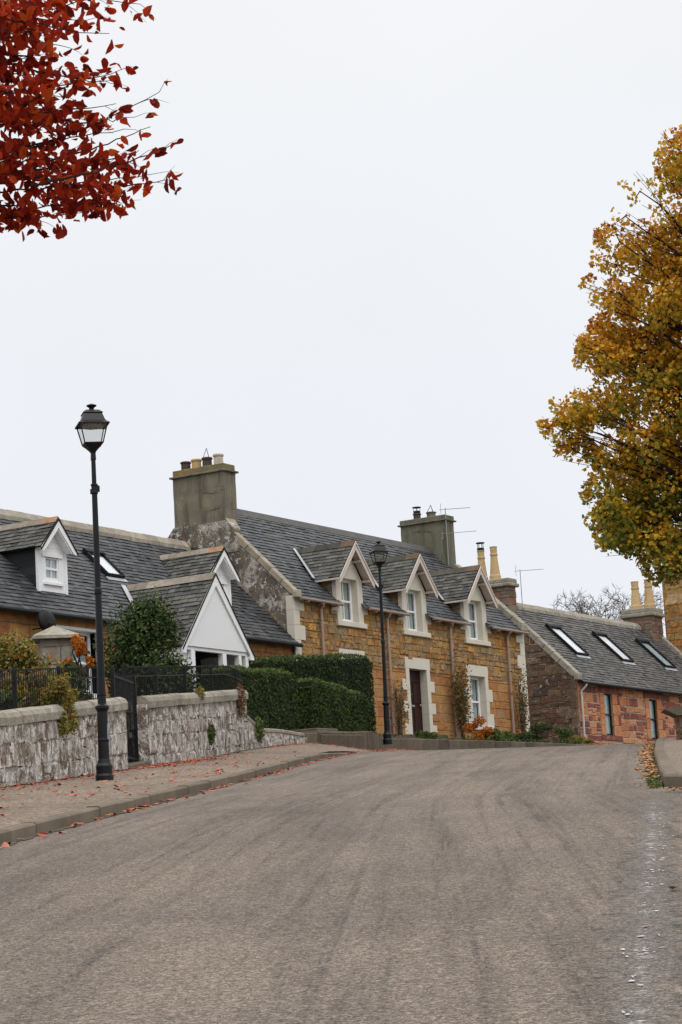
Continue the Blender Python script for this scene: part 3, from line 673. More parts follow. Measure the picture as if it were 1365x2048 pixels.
# flaunched shoulders at the foot of the stack
mb = MB()
mb.prism([(2.06, 6.15), (3.94, 6.15), (4.3, 5.75), (4.3, 5.2), (1.7, 5.2), (1.85, 5.85)], LG, -.30, .075, .5)
mb.build('stack_foot', M_lichen, H)
mb = MB(); mb.prism([(1.9, 5.9), (2.1, 5.9), (2.1, 6.22)], LG, -.40, .06, .5); mb.build('stack_flaunching', M_skew, H)
c2 = grid_box(13.36, 13.96, 2.28, 4.0, 5.0, 7.66, M_chim_green, 'chimney', H)
mb = MB(); mb.cbox(13.28, 14.04, 2.2, 4.08, 7.66, 7.71, .01); mb.cbox(13.34, 13.98, 2.26, 4.02, 7.711, 7.86, .015); mb.build('cap_ledge', M_chim_green, c2)
pot(c2, 13.66, 3.50, 7.86, .13, .22, M_pot_dark); pot(c2, 13.66, 2.95, 7.86, .16, .20, M_chim_green)
mb = MB(); mb.lathe([(.12, 0), (.12, .09)], 12, (13.66, 3.5)); mb.lathe([(.15, .20), (.15, .225)], 12, (13.66, 3.5))
for k in range(4): mb.tube([(13.66+.11*math.cos(k*1.57+.4), 3.5+.11*math.sin(k*1.57+.4), .05), (13.66+.12*math.cos(k*1.57+.4), 3.5+.12*math.sin(k*1.57+.4), .21)], .008, 4)
mb.v = [(a, b, c+8.08) for a, b, c in mb.v]; mb.build('metal_cowl', M_blackm, c2)
mb = MB()
for k in range(3): mb.tube([(13.66+.14*math.cos(k*2.1), 2.95+.14*math.sin(k*2.1), 8.05), (13.66, 2.95, 8.30)], .009, 4)
mb.build('wire_cowl', M_blackm, c2)
def aerial(parent, x, y, z, dx, dy, length, mast, n=9, el=.12):
    mb = MB(); mb.tube([(x, y, z-mast), (x, y, z+.05)], .014, 6)
    d = Vector((dx, dy, .03)).normalized(); sd_ = Vector((-dy, dx, 0)).normalized()
    mb.tube([Vector((x, y, z))-d*.2, Vector((x, y, z))+d*length], .010, 5)
    for i in range(n):
        c = Vector((x, y, z))+d*(length*(i+.5)/n); mb.tube([c-sd_*el, c+sd_*el], .004, 4)
    for s_ in (-1, 1):
        for q in (-.1, 0, .1): mb.tube([Vector((x, y, z))-d*.15+sd_*.1+Vector((0, 0, q)), Vector((x, y, z))-d*.15-sd_*.1+Vector((0, 0, q*2*s_))], .004, 4)
    return mb.build('tv_aerial', M_metal, parent)
aerial(c2, 13.33, 2.22, 8.02, .60, -.80, .85, 1.9); aerial(c2, 13.30, 2.20, 7.20, .56, -.83, 1.0, .5, 7, .05)
mb = MB(); mb.tube([(13.34, 2.42, 7.1), (13.33, 2.44, 6.6), (13.32, 2.62, 6.2), (13.34, 2.62, 5.85)], .009, 4); mb.build('aerial_cable', M_metal, c2)
# dormers
def dormer(c, parent, wallmat=M_cream):
    zs_, ze, za = 3.18, 4.46, 5.50; hw = .74
    mb = MB(); o = .034
    fr = lambda a, b, d: (a, -d, b)
    # front wall around the opening, as one outline with an opening
    x0, x1 = c-.45, c+.45
    mb.prism([(c-hw, zs_), (x0, zs_), (x0, ze), (x1, ze), (x1, zs_), (c+hw, zs_), (c+hw, 4.44), (c, 5.34), (c-hw, 4.44)], fr, -.24, o)
    d0 = mb.build('dormer', wallmat, parent)
    mb = MB(); mb.cbox(c-.80, c+.84, -.09, .20, 3.03, 3.179, .012); 
    mb.cbox(c-1.03, c-hw-.001, -o, .02, 3.46, 3.72, .006); mb.cbox(c+hw+.001, c+1.0, -o, .02, 3.46, 3.72, .006); mb.build('sill_and_ears', M_cream, d0)
    for s_ in (-1, 1):
        mb = MB(); xx = c+s_*(hw-.02)
        mb.prism([(.10, 3.6), (.95, 4.42), (.95, 4.5), (.10, 4.5)], lambda a, b, d: (xx+d, a, b), -.02, .02)
        mb.build('cheek', M_cheek, d0)
    # roof: two slopes from the ridge, overhanging
    er, ee = .96, 4.40; slp = (za-ee)/er; an = math.atan(slp); cc, ss = math.cos(an), math.sin(an); Ls = er/cc+.02
    mb = MB()
    back = lambda z: (z-3.62)/sl-.20
    for s_ in (-1, 1):
        # a runs front->back ; trimmed where it meets the main roof
        fn = lambda a, t, n: (c+s_*(er-t*cc)+s_*n*ss, a, ee+t*ss+n*cc)
        def tr(t, ee=ee, ss=ss): return (-.30, back(ee+t*ss)+.08)
        k = 0; slates(mb, fn, 0, 1, Ls, w=.22, e=.145, trim=tr, under=False)
        zb = [back(ee), back(za)]
        mb.add([fn(-.30, 0, 0), fn(zb[0]+.05, 0, 0), fn(zb[1]+.05, Ls, 0), fn(-.30, Ls, 0)], [(0, 1, 2, 3)], .1)
        mb.add([fn(-.30, 0, -.03), fn(zb[0]+.05, 0, -.03), fn(zb[1]+.05, Ls, -.03), fn(-.30, Ls, -.03)], [(0, 1, 2, 3)], .1)
        sf = MB(); sf.box(-.30, -.036, .0, Ls-.06, -.055, -.035, fn=lambda x, y, z, s_=s_: (c+s_*(er-y*cc)+s_*z*ss, x, ee+y*ss+z*cc)); sf.build('soffit', M_barge, d0)
    mb.build('dormer_roof', M_slate_old, d0)
    mb = MB()
    for k in range(5):
        a = -.31+k*.45; b = min(a+.445, back(za)+.02)
        mb.prism([(-.13, -.13), (0, .05), (.13, -.13), (.10, -.13), (0, .0), (-.10, -.13)], lambda p, q, d: (c+p, d, za+.03+q), a, b, .93 if k == 0 else random.uniform(.05, .6))
    mb.build('dormer_ridge', M_ridge_dark, d0)
    # bargeboards + fascia of eaves + brackets
    mb = MB(); wb = .15
    for s_ in (-1, 1):
        fb = lambda a, b, d: (c+s_*a, d, b)
        mb.prism([(er+.02, ee-.03), (0, za-.01), (0, za-.01-wb*1.35), (er-.07, ee-.12), (er+.02, ee-.16)], fb, -.335, -.305)
        mb.prism([(er+.04, ee-.00), (0, za+.035), (0, za-.03), (er+.04, ee-.06)], fb, -.36, -.336)
        mb.cbox(c+s_*er-.02, c+s_*er+.02, -.30, back(ee)+.0, ee-.07, ee-.01, .006)
        for q in (.30, .78):
            zz = za-q*slp-.16; mb.cbox(c+s_*q-.05, c+s_*q+.05, -.304, -.036, zz-.05, zz+.02, .01)
    mb.build('bargeboards', M_barge, d0)
    mb = MB(); mb.box(c-.60, c+.60, .25, .29, 3.0, 4.5) if 0 else None
    # lead valleys
    mb = MB()
    for s_ in (-1, 1):
        p0 = Vector((c+s_*(er+.02), back(ee)-.05, ee+.02)); p1 = Vector((c+s_*.04, back(za)+.04, za+.04)); wv = Vector((s_*.15, -.0, .0)); p0 = p0+Vector((0, -.035, .04)); p1 = p1+Vector((0, -.035, .04))
        p0b = p0; mb.add([p0b, p0b+wv, p1+wv, p1], [(0, 1, 2, 3)])
        q0 = Vector((c+s_*(er+.04), -.02, 3.84+.03)); 
    mb.build('lead_valley', M_lead, d0)
    sash(d0, lambda x, z, d: (x, .17-d, z), x0, x1, zs_, ze)
    return d0
M_ridge_dark = material('dormer_ridge_stone', [(.055, .052, .045), (.075, .07, .055), (.095, .085, .065), (.085, .08, .07), (.17, .10, .05)], .9, 4, .3, .4, 20, .2)
for c in wins_up: dormer(c, H)
# gutters, downpipes
segs = [(.05, wins_up[0]-.76), (wins_up[0]+.76, wins_up[1]-.76), (wins_up[1]+.76, wins_up[2]-.76), (wins_up[2]+.76, 13.95)]
for a, b in segs:
    mb = MB(); mb.tube([(a, -.245, 3.615), (b, -.245, 3.605)], .045, 8)
    k = a+.3
    while k < b: mb.box(k, k+.02, -.33, -.03, 3.52, 3.56); k += .8
    mb.build('gutter', M_gutter, H)
for px_ in (1.33, 5.06, 8.93, 12.74):
    mb = MB(); mb.tube([(px_, -.20, 3.60), (px_, -.17, 3.5), (px_, -.10, 3.42), (px_, -.10, -.2)], .042, 8)
    for q in (3.1, 1.6, .2): mb.tube([(px_, -.10, q), (px_, -.10, q+.06)], .055, 8)
    mb.build('downpipe', M_pipe, H)

# ------------------------------------------------------------------ LEFT HOUSE
HL = empty('slate_roofed_cottage', (CX, CY, 5.30), A0)
tag(HL, 'long low cottage with dark slate roof, white boarded dormers and a white gabled porch', 'house')
Y0 = .1
lfn = lambda a, b, d: (a, Y0-d, b)
ez = 2.90; sl2 = .98
lh = [(-10.75, -9.2, .9, 2.45), (-3.6, -2.3, .9, 2.2)]
mb = MB(); panel(mb, lfn, -20, -.02, -2.5, ez, lh)
for x in (-20,): mb.add([(x, Y0, -2.5), (x, 6, -2.5), (x, 6, ez), (x, 3.05, 5.8), (x, Y0, ez)], [(0, 1, 2, 3, 4)])
mb.add([(-20, 6, -2.5), (-.02, 6, -2.5), (-.02, 6, ez), (-20, 6, ez)], [(0, 1, 2, 3)])
mb.build('wall_core', M_mortar_grey, HL)
mb = MB(); stones(mb, lfn, -20, -.05, -.6, ez-.05, (.25, .36), (.4, .95), [(-10.9, -9.05, .8, 2.6), (-3.75, -2.15, .8, 2.3), (-8.2, -4.7, -3, 2.6)], jit=.01); mb.build('stonework', M_stone_low, HL)
for h in lh:
    mb = MB(); mb.cbox(h[0]-.12, h[1]+.12, Y0-.05, Y0+.2, h[3], h[3]+.08, .01); mb.build('lintel', M_white, HL); mb = MB(); mb.cbox(h[0]-.1, h[1]+.1, Y0-.08, Y0+.2, h[2]-.12, h[2], .01); mb.build('sill', M_white, HL)
    sash(HL, lambda x, z, d: (x, Y0+.14-d, z), h[0], h[1], h[2], h[3], bars=2)
RLl = 3.2/math.cos(math.atan(sl2)); a2 = math.atan(sl2); c2_, s2_ = math.cos(a2), math.sin(a2)
LF = lambda a, t, n: (a, Y0-.22+t*c2_-n*s2_, ez-.12+t*s2_+n*c2_)
LB = lambda a, t, n: (a, 6.2-t*c2_+n*s2_, ez-.12+t*s2_+n*c2_)
mb = MB(); slates(mb, LF, -20.2, -.04, RLl, w=.25, e=.16); mb.build('front_roof', M_slate, HL)
mb = MB(); slates(mb, LB, -20.2, -.04, RLl-.05, w=.6, e=.45); mb.build('rear_roof', M_slate, HL)
zr = ez-.12+RLl*s2_
mb = MB(); a = -20.2
while a < -.9:
    ln = random.uniform(.55, .8); j = random.uniform(-.012, .012)
    mb.prism([(-.25, -.22), (-.24, -.10), (-.08, .09), (.08, .09), (.24, -.10), (.25, -.22), (0, .0)], lambda p, q, d: (d, Y0-.22+RLl*c2_+p+j, zr+q+j+.01), a+.006, min(a+ln, -.85), random.choice([.1, .2, .3, .5, .6, .7, .15, .82])); a += ln
mb.build('ridge_coping', M_ridge, HL)
mb = MB(); mb.tube([(-20, Y0-.26, ez-.17), (-8.3, Y0-.26, ez-.17)], .06, 8); mb.build('gutter', M_blackm, HL); mb = MB(); mb.tube([(-4.5, Y0-.26, ez-.17), (.08, Y0-.26, ez-.17)], .06, 8); mb.build('gutter', M_blackm, HL)
# mortar fillet against the taller gable
def ldormer(c, parent, win=True):
    yf = .50; hw = .54; zb, ze, za = 3.35, 4.56, 5.24; er = .70
    mb = MB(); fr = lambda a, b, d: (a, yf-d, b)
    x0, x1 = c-.27, c+.27
    mb.prism([(c-hw, zb), (c-.27, zb), (c-.27, 3.72), (c+.27, 3.72), (c+.27, zb), (c+hw, zb), (c+hw, ze), (c, za-.05), (c-hw, ze)], fr, -.03, 0) if 0 else None
    mb.box(c-hw, c-.27, yf, yf+.05, zb+.08, 4.38); mb.box(c+.27, c+hw, yf, yf+.05, zb+.08, 4.38); mb.box(c-.27, c+.27, yf, yf+.05, zb+.08, 3.72)
    for k in range(5):
        z = 4.38+k*.155; w0 = min(hw, hw*(za-.02-z)/(za-ze)); w1 = min(hw, hw*(za-.02-z-.15)/(za-ze))
        if w1 > .02: mb.prism([(c-w0, z), (c+w0, z), (c+w1, z+.150), (c-w1, z+.150)], fr, -.05, .004+.0)
    mb.box(c-.40, c+.40, yf-.035, yf-.001, 4.30, 4.37); mb.box(c-.38, c+.38, yf-.06, yf-.001, 3.60, 3.66)
    for s_ in (-1, 1): mb.box(c+s_*hw-.045, c+s_*hw+.045, yf-.02, yf+.06, zb+.06, 4.52)
    d0 = mb.build('dormer', M_white, parent)
    for s_ in (-1, 1):
        mb = MB(); xx = c+s_*(hw-.03)
        for k in range(6):
            z = 3.45+k*.2; y1 = min((z+.2-(ez-.12))/sl2+Y0-.22, 1.9)
            mb.prism([(yf+.062, z), (y1, z), (y1, z+.198), (yf+.062, z+.198)], lambda a, b, d: (xx+s_*d, a, b), -.02, .02+.004*(k % 2))
        mb.build('cheek', M_darkcheek, d0)
    back = lambda z: (z-(ez-.12))/sl2+Y0-.22
    ee = ze-.06; slp = (za-ee)/er; an = math.atan(slp); cc, ss = math.cos(an), math.sin(an); Ls = er/cc+.02; yfr = yf-.22
    mb = MB()
    for s_ in (-1, 1):
        fn = lambda a, t, n: (c+s_*(er-t*cc)+s_*n*ss, a, ee+t*ss+n*cc)
        slates(mb, fn, 0, 1, Ls, w=.24, e=.14, trim=lambda t: (yfr, back(ee+t*ss)+.08), under=False)
        mb.add([fn(yfr, 0, 0), fn(back(ee)+.05, 0, 0), fn(back(za)+.05, Ls, 0), fn(yfr, Ls, 0)], [(0, 1, 2, 3)], .1)
        mb.add([fn(yfr, 0, -.03), fn(back(ee)+.05, 0, -.03), fn(back(za)+.05, Ls, -.03), fn(yfr, Ls, -.03)], [(0, 1, 2, 3)], .1)
    mb.build('dormer_roof', M_slate_old, d0)
    mb = MB()
    for k in range(6):
        a = yfr-.02+k*.45; b = min(a+.445, back(za)+.02)
        if b > a: mb.prism([(-.13, -.11), (0, .05), (.13, -.11), (.10, -.11), (0, .0), (-.10, -.11)], lambda p, q, d: (c+p, d, za+.03+q), a, b, .95 if k == 0 else random.uniform(.2, .6))
    mb.build('dormer_ridge', M_ridge, d0)
    mb = MB(); mk = MB()
    for s_ in (-1, 1):
        fb = lambda a, b, d: (c+s_*a, d, b)
        mb.prism([(er-.01, ee-.02), (0, za-.03), (0, za-.22), (er-.10, ee-.10), (er-.01, ee-.12)], fb, yfr-.03, yfr)
        mb.prism([(er-.06, ee-.02), (0, za-.15), (0, za-.27), (er-.18, ee-.07)], fb, yfr-.0, yf-.001)
        mk.prism([(er+.04, ee-.06), (0, za+.04), (0, za-.02), (er+.04, ee-.11)], fb, yfr-.05, yfr-.031)
    mb.build('bargeboards', M_white, d0); mk.build('verge_strip', M_blackm, d0)
    sash(d0, lambda x, z, d: (x, yf+.02-d, z), x0, x1, 3.72, 4.30, bars=1, curtain=M_curtain, full=True, wide=.045)
    return d0
for c in (-10.30, -2.98): ldormer(c, HL)
# porch
pc, py = -6.44, -1.75
mb = MB(); za, ee, er = 3.93, 2.02, 1.56
slp = (za-ee)/er; an = math.atan(slp); cc, ss = math.cos(an), math.sin(an); Ls = er/cc+.02
backp = lambda z: (z-(ez-.12))/sl2+Y0-.22
for s_ in (-1, 1):
    fn = lambda a, t, n: (pc+s_*(er-t*cc)+s_*n*ss, a, ee+t*ss+n*cc)
    slates(mb, fn, 0, 1, Ls, w=.24, e=.155, trim=lambda t: (py+.02, max(Y0, backp(ee+t*ss))+.08), under=False)
    mb.add([fn(py+.02, 0, 0), fn(Y0, 0, 0), fn(Y0, (ez-ee)/ss-.1, 0), fn(backp(za)+.05, Ls, 0), fn(py+.02, Ls, 0)], [(0, 1, 2, 3, 4)], .1)
PR = mb.build('porch_roof', M_slate_old, HL)
mb = MB()
for k in range(7):
    a = py-.0+k*.42; b = min(a+.414, backp(za)); mb.prism([(-.15, -.14), (0, .055), (.15, -.14), (.11, -.14), (0, .0), (-.11, -.14)], lambda p, q, d: (pc+p, d, za+.03+q), a, b, random.uniform(.1, .6))
mb.build('ridge_coping', M_ridge, PR)
mb = MB(); mb.prism([(pc-1.44, 2.03), (pc+1.44, 2.03), (pc, 3.83)], lambda a, b, d: (a, d, b), py+.03, py+.07); mb.build('gable_panel', plain('white_panel', (.78, .79, .80), .4, .02, 1, .0), PR)
mb = MB(); mk = MB()
for s_ in (-1, 1):
    fb = lambda a, b, d: (pc+s_*a, d, b)
    mb.prism([(er+.05, ee-.10), (0, za-.0), (0, za-.27), (er-.11, ee-.07), (er-.11, ee-.19), (er+.05, ee-.19)], fb, py-.02, py+.028)
    mk.prism([(er+.09, ee-.10), (0, za+.06), (0, za+.01), (er+.06, ee-.12)], fb, py-.04, py-.021)
mb.build('bargeboards', M_white, PR); mk.build('verge_strip', M_blackm, PR)
mb = MB(); mb.cbox(pc-1.45, pc+1.45, py+.071, py+.16, 1.93, 2.029, .01); mb.build('porch_beam', M_white, PR)
for k, xq in enumerate((-1.05, .36, 1.08, 1.40)):
    mb = MB(); r_ = .085 if k < 2 else .06; mb.cbox(pc+xq-r_, pc+xq+r_, py+.06, py+.22, -.6, 1.925, .01); mb.build('porch_post', M_white, PR)
mb = MB()
for x0, x1 in ((-.97, .28), (.45, 1.02)):
    mb.box(pc+x0, pc+x1, py+.2, py+.24, -.5, .75)
mb.box(pc-1.4, pc-1.14, py+.2, py+.26, -.5, 1.9); mb.build('porch_dwarf_wall', M_white, PR)
mb = MB(); mb.box(pc-.85, pc-.75, -.30, -.22, -.3, 1.9); mb.box(pc-.30, pc+.32, -.3, -.24, -.3, 1.92); mb.box(pc-.85, pc-.31, -.29, -.25, -.3, .8); mb.box(pc+.62, pc+.7, -.3, -.22, -.3, 1.9)
mb.build('porch_inner_door', M_pdoor, PR)
mb = MB(); mb.box(pc-1.5, pc+1.5, -.20, -.16, -.3, 2.0); mb.build('porch_interior', M_dark, PR)
mb = MB(); mb.box(pc-1.46, pc-1.40, py+.17, Y0, -.6, 2.0); mb.box(pc+1.42, pc+1.46, py+.23, Y0, -.6, 2.0); mb.build('porch_side', M_white, PR)
mb = MB()
for s_ in (-1, 1):
    p0 = Vector((pc+s_*1.08, backp(2.62), 2.66)); p1 = Vector((pc+s_*.05, backp(za)+.05, za+.06)); wv = Vector((s_*.19, -.0, .0)); p0 = p0+Vector((0, -.035, .04)); p1 = p1+Vector((0, -.035, .02)); mb.add([p0, p0+wv, p1+wv, p1], [(0, 1, 2, 3)])
mb.build('lead_valley', M_lead, PR)
# roof windows
def skylight(parent, fn, a0, a1, t0, t1, frame, n0=.03, painted_sky_reflection=None):
    mb = MB(); th = .10
    w_ = .05
    B = lambda A, B_, C_, D_, n1, n2: mb.cbox(A, B_, C_, D_, n1, n2, .008, fn=lambda x, t, n: fn(x, t, n))
    B(a0, a0+w_, t0, t1, n0, n0+th); B(a1-w_, a1, t0, t1, n0, n0+th); B(a0+w_, a1-w_, t0, t0+w_, n0, n0+th-.004); B(a0-.02, a1+.02, t1-.12, t1+.03, n0, n0+th+.03)
    o = mb.build('roof_window', frame, parent)
    mb = MB(); mb.box(a0+w_, a1-w_, t0+w_, t1-.12, n0+th-.045, n0+th-.035, fn=lambda x, t, n: fn(x, t, n)); mb.build('glass', M_roofglass, o)
    mb = MB(); mb.box(a0+w_, a1-w_, t0+w_, t1-.12, n0+.01, n0+.02, fn=lambda x, t, n: fn(x, t, n)); mb.build('painted_sky_reflection', painted_sky_reflection or M_dark, o)  # sheet under the glass, its pale colour stands in for reflected sky
    mb = MB(); mb.box(a0-.04, a1+.04, t0-.14, t0-.005, .028, .036, fn=lambda x, t, n: fn(x, t, n)); mb.build('flashing', M_lead, o)
    return o
skylight(HL, LF, -6.95, -6.18, 2.05, 3.12, M_blackm, painted_sky_reflection=M_white)
# dish
dish = MB(); pr = [(.0, .06), (.12, .05), (.22, .02), (.29, -.02), (.30, -.02), (.22, .035), (.12, .065), (0, .075)]
dish.lathe(pr[::-1] if 0 else [(max(r_, .001), z_) for r_, z_ in pr], 22); dd = dish.build('satellite_dish', M_blackm, HL, True); dd.location = (-11.70, -.38, 2.50); dd.rotation_euler = (R(82), 0, R(-8))
mb = MB(); mb.tube([(-11.7, -.36, 2.5), (-11.7, -.15, 2.35), (-11.7, Y0, 2.35)], .018, 6); mb.build('dish_bracket', M_blackm, HL)
mb = MB(); mb.tube([(-11.85, -.45, 2.32), (-12.1, -.75, 2.36)], .012, 6); mb.cbox(-12.15, -12.05, -.82, -.72, 2.32, 2.40, .01); mb.build('dish_arm', M_blackm, HL)

# ------------------------------------------------------------------ RIGHT HOUSE
RX, RY = 7.80, 87.0
HR = empty('red_sandstone_cottage', (RX, RY, 5.70), A0)
tag(HR, 'red sandstone cottage with three roof windows and a brown rubble gable beyond the crest', 'house')
er_ = 2.63
rh = [(2.22, 2.90, .67, 2.18), (6.05, 6.73, .67, 2.16)]
mb = MB(); panel(mb, FR, 0, 13.2, -1.4, er_, rh)
for x in (0, 13.2): mb.add([(x, 0, -1.4), (x, 6, -1.4), (x, 6, er_), (x, 3, er_+3), (x, 0, er_)], [(0, 1, 2, 3, 4)])
mb.add([(0, 6, -1.4), (13.2, 6, -1.4), (13.2, 6, er_), (0, 6, er_)], [(0, 1, 2, 3)])
for h in rh: reveal(mb, FR, h, .22)
mb.build('wall_core', M_mortar_pale, HR)
rs = [(h[0]-.42 if 0 else h[0]-.36, h[1]+.62, h[2]-.18, 2.6) for h in rh]
def rt(a, b): return random.uniform(0, .56) if random.random() < .52 else random.uniform(.58, .99)
mb = MB(); stones(mb, FR, .02, 13.2, -1.2, 2.6, (.16, .36), (.22, .70), rs, jit=.02, proud=(.008, .028), gap=.035, tintf=rt); 
# dressed jambs and lintels round the windows
for h in rh:
    zs2 = np.linspace(h[2], 2.18, 5)
    for k in range(4):
        wl = .36; wr = .62 if k % 2 == 0 else .40
        mb.cbox(h[0]-wl+.01, h[0], -.032, .2, zs2[k]+.006, zs2[k+1]-.006, .008, tint=random.uniform(0, .5)); mb.cbox(h[1], h[1]+wr-.012, -.032, .2, zs2[k]+.006, zs2[k+1]-.006, .008, tint=random.uniform(0, .3))
        if wr < .6: mb.cbox(h[1]+wr, h[1]+.61, -.028, .02, zs2[k]+.006, zs2[k+1]-.006, .008, tint=.8)
    mb.cbox(h[0]-.36, h[1]+.62, -.034, .2, 2.19, 2.59, .008, tint=.93); mb.cbox(h[0]-.36, h[1]+.62, -.04, .2, h[2]-.17, h[2]-.004, .008, tint=.93)
mb.build('front_stonework', M_red, HR)
mb = MB(); LGr = LG
stones(mb, LGr, 0, 6, -1.3, er_+2.8, (.14, .32), (.2, .75), trim=lambda b: (max(0, b-er_), min(6, 6-(b-er_))), proud=(.01, .05), jit=.02); mb.build('gable_rubble', M_brown, HR)
mb = MB(); z = -1.2; k = 0
while z < er_-.1:
    mb.cbox(-.06, .10, -.045, .32 if k % 2 else .2, z+.005, min(z+.34, er_)-.005, .01); z += .34; k += 1
mb.build('corner_stones', M_brown, HR)
for h in rh: sash(HR, lambda x, z, d: (x, .05-d, z), h[0], h[1], h[2], h[3], frame=M_blackm, bars=0, curtain=M_blind_and_sky_reflection, full=True, wide=.05)
RLr = 3.2*math.sqrt(2)
RFr = lambda a, t, n: (a, -.20+(t-n)*S45, er_-.18+(t+n)*S45)
RBr = lambda a, t, n: (a, 6.20-(t-n)*S45, er_-.18+(t+n)*S45)
mb = MB(); slates(mb, RFr, .25, 13.0, RLr, w=.25, e=.155); mb.build('front_roof', M_slate_warm, HR)
mb = MB(); slates(mb, RBr, .25, 13.0, RLr, w=.6, e=.45); mb.build('rear_roof', M_slate_warm, HR)
zr = er_-.18+3.2
mb = MB(); a = .8
while a < 12:
    ln = random.uniform(.5, .75); j = random.uniform(-.012, .012)
    mb.prism([(-.22, -.2), (-.20, -.08), (-.07, .08), (.07, .08), (.20, -.08), (.22, -.2), (0, .0)], lambda p, q, d: (d, 3.0+p+j, zr+q+j+.01), a+.006, a+ln); a += ln
mb.build('ridge_coping', M_coping, HR)
skew(-.07, .27, -.05, er_+.05, 2.5, er_+2.6, 9, .10, M_coping, HR); skew(-.07, .27, 6.05, er_+.05, 3.5, er_+2.6, 9, .10, M_coping, HR)
skew(12.95, 13.28, -.05, er_+.05, 2.6, er_+2.7, 9, .10, M_coping, HR); skew(12.95, 13.28, 6.05, er_+.05, 3.5, er_+2.6, 9, .10, M_coping, HR)
for a in (2.25, 6.10, 9.93): skylight(HR, RFr, a, a+1.0, 1.68, 3.32, M_blackm, painted_sky_reflection=M_white if a < 9 else M_blind_and_sky_reflection)  # tone of the sheet under each pane imitates the sky's reflection
mb = MB(); mb.tube([(.1, -.25, er_-.20), (13, -.25, er_-.2)], .05, 8); mb.build('gutter', M_blackm, HR)
mb = MB(); mb.tube([(.42, -.25, er_-.2), (.40, -.24, er_-.3), (.28, -.09, er_-.5), (.28, -.09, -.6)], .04, 8); mb.build('downpipe', M_pipegrey, HR)
M_cs = material('chimney_stone', [(.15, .115, .09), (.20, .155, .12), (.22, .105, .07), (.12, .09, .07)], .95, 4, .3, .7, 16, .15, blotches=[((.40, .37, .33), 4, .60, .68, (1, 1, 1), 4)])
def stone_stack(parent, x0, x1, y0, y1, z0, z1, cap):
    mb = MB(); mb.box(x0, x1, y0, y1, z0, z1)
    stones(mb, lambda a, b, d: (a, y0-d, b), x0, x1, z0, z1, (.2, .3), (.2, .5)); stones(mb, lambda a, b, d: (x0-d, a, b), y0, y1, z0, z1, (.2, .3), (.2, .5))
    stones(mb, lambda a, b, d: (x1+d, a, b), y0, y1, z0, z1, (.2, .3), (.2, .5)); stones(mb, lambda a, b, d: (a, y1+d, b), x0, x1, z0, z1, (.2, .3), (.2, .5))
    o = mb.build('chimney', M_cs, parent)
    mb = MB(); mb.cbox(x0-.12, x1+.12, y0-.12, y1+.12, z1, z1+cap*.45, .03); mb.cbox(x0-.06, x1+.06, y0-.06, y1+.06, z1+cap*.45, z1+cap, .03); mb.build('cap', M_coping, o)
    return o
c3 = stone_stack(HR, .0, .55, 2.35, 3.75, 4.7, 6.12, .30)
pot(c3, .27, 2.98, 6.42, .17, 1.22, M_pot_yellow, 'tall'); pot(c3, .27, 3.50, 6.42, .17, 1.15, M_pot_yellow, 'tall')
mb = MB(); mb.lathe([(.13, 7.50), (.13, 7.66)], 10, (.27, 3.5)); mb.lathe([(.16, 7.83), (.16, 7.86)], 10, (.27, 3.5))
for k in range(4): mb.tube([(.27+.11*math.cos(k*1.57), 3.5+.11*math.sin(k*1.57), 7.64), (.27+.11*math.cos(k*1.57), 3.5+.11*math.sin(k*1.57), 7.84)], .012, 4)
mb.build('metal_cowl', M_blackm, c3)
aerial(c3, .62, 2.15, 6.70, .60, -.80, .85, 1.3, 6, .10)
c4 = stone_stack(HR, 12.1, 13.15, 2.35, 3.55, 4.9, 6.0, .34)
pot(c4, 12.55, 3.15, 6.34, .20, 1.15, M_pot_yellow, 'tall'); pot(c4, 12.75, 2.66, 6.34, .20, 1.2, M_pot_yellow, 'tall')
# rear wing whose roof shows behind the ridge
mb = MB(); mb.prism([(-1.6, 3.5), (1.6, 3.5), (0, 5.95)], lambda p, q, d: (8.3+p, d, q), 3.3, 8.5); mb.box(6.7, 9.9, 3.3, 8.5, -1, 3.5); mb.build('rear_wing', M_slate_warm, HR)

# ------------------------------------------------------------------ far building behind the right cottage
HB = empty('tall_stone_building', (15.3, 99.3, 5.0), R(59))
tag(HB, 'tall ochre rubble building rising behind the golden tree at the right edge', 'building')
mb = MB(); mb.box(.35, 9, 0, 3, -1, 8.6)
stones(mb, lambda a, b, d: (.35-d, a, b), 0, 3, 0, 8.6, (.2, .34), (.3, .7)); stones(mb, lambda a, b, d: (a, -d, b), .35, 9, 0, 8.6, (.2, .34), (.3, .7)); mb.build('wall', M_stone, HB)
mb = MB(); mb.prism([(0, -.5), (.349, -.5), (.349, 7.8), (0, 7.4)], lambda a, b, d: (a, d, b), .3, 2.8); stones(mb, lambda a, b, d: (-d, a, b), .3, 2.8, 0, 7.4, (.2, .34), (.3, .7)); mb.build('shoulder', M_stone, HB)
mb = MB(); mb.cbox(.2, 9.1, -.15, 3.15, 8.6, 8.85, .03); mb.build('wallhead_coping', M_coping, HB)

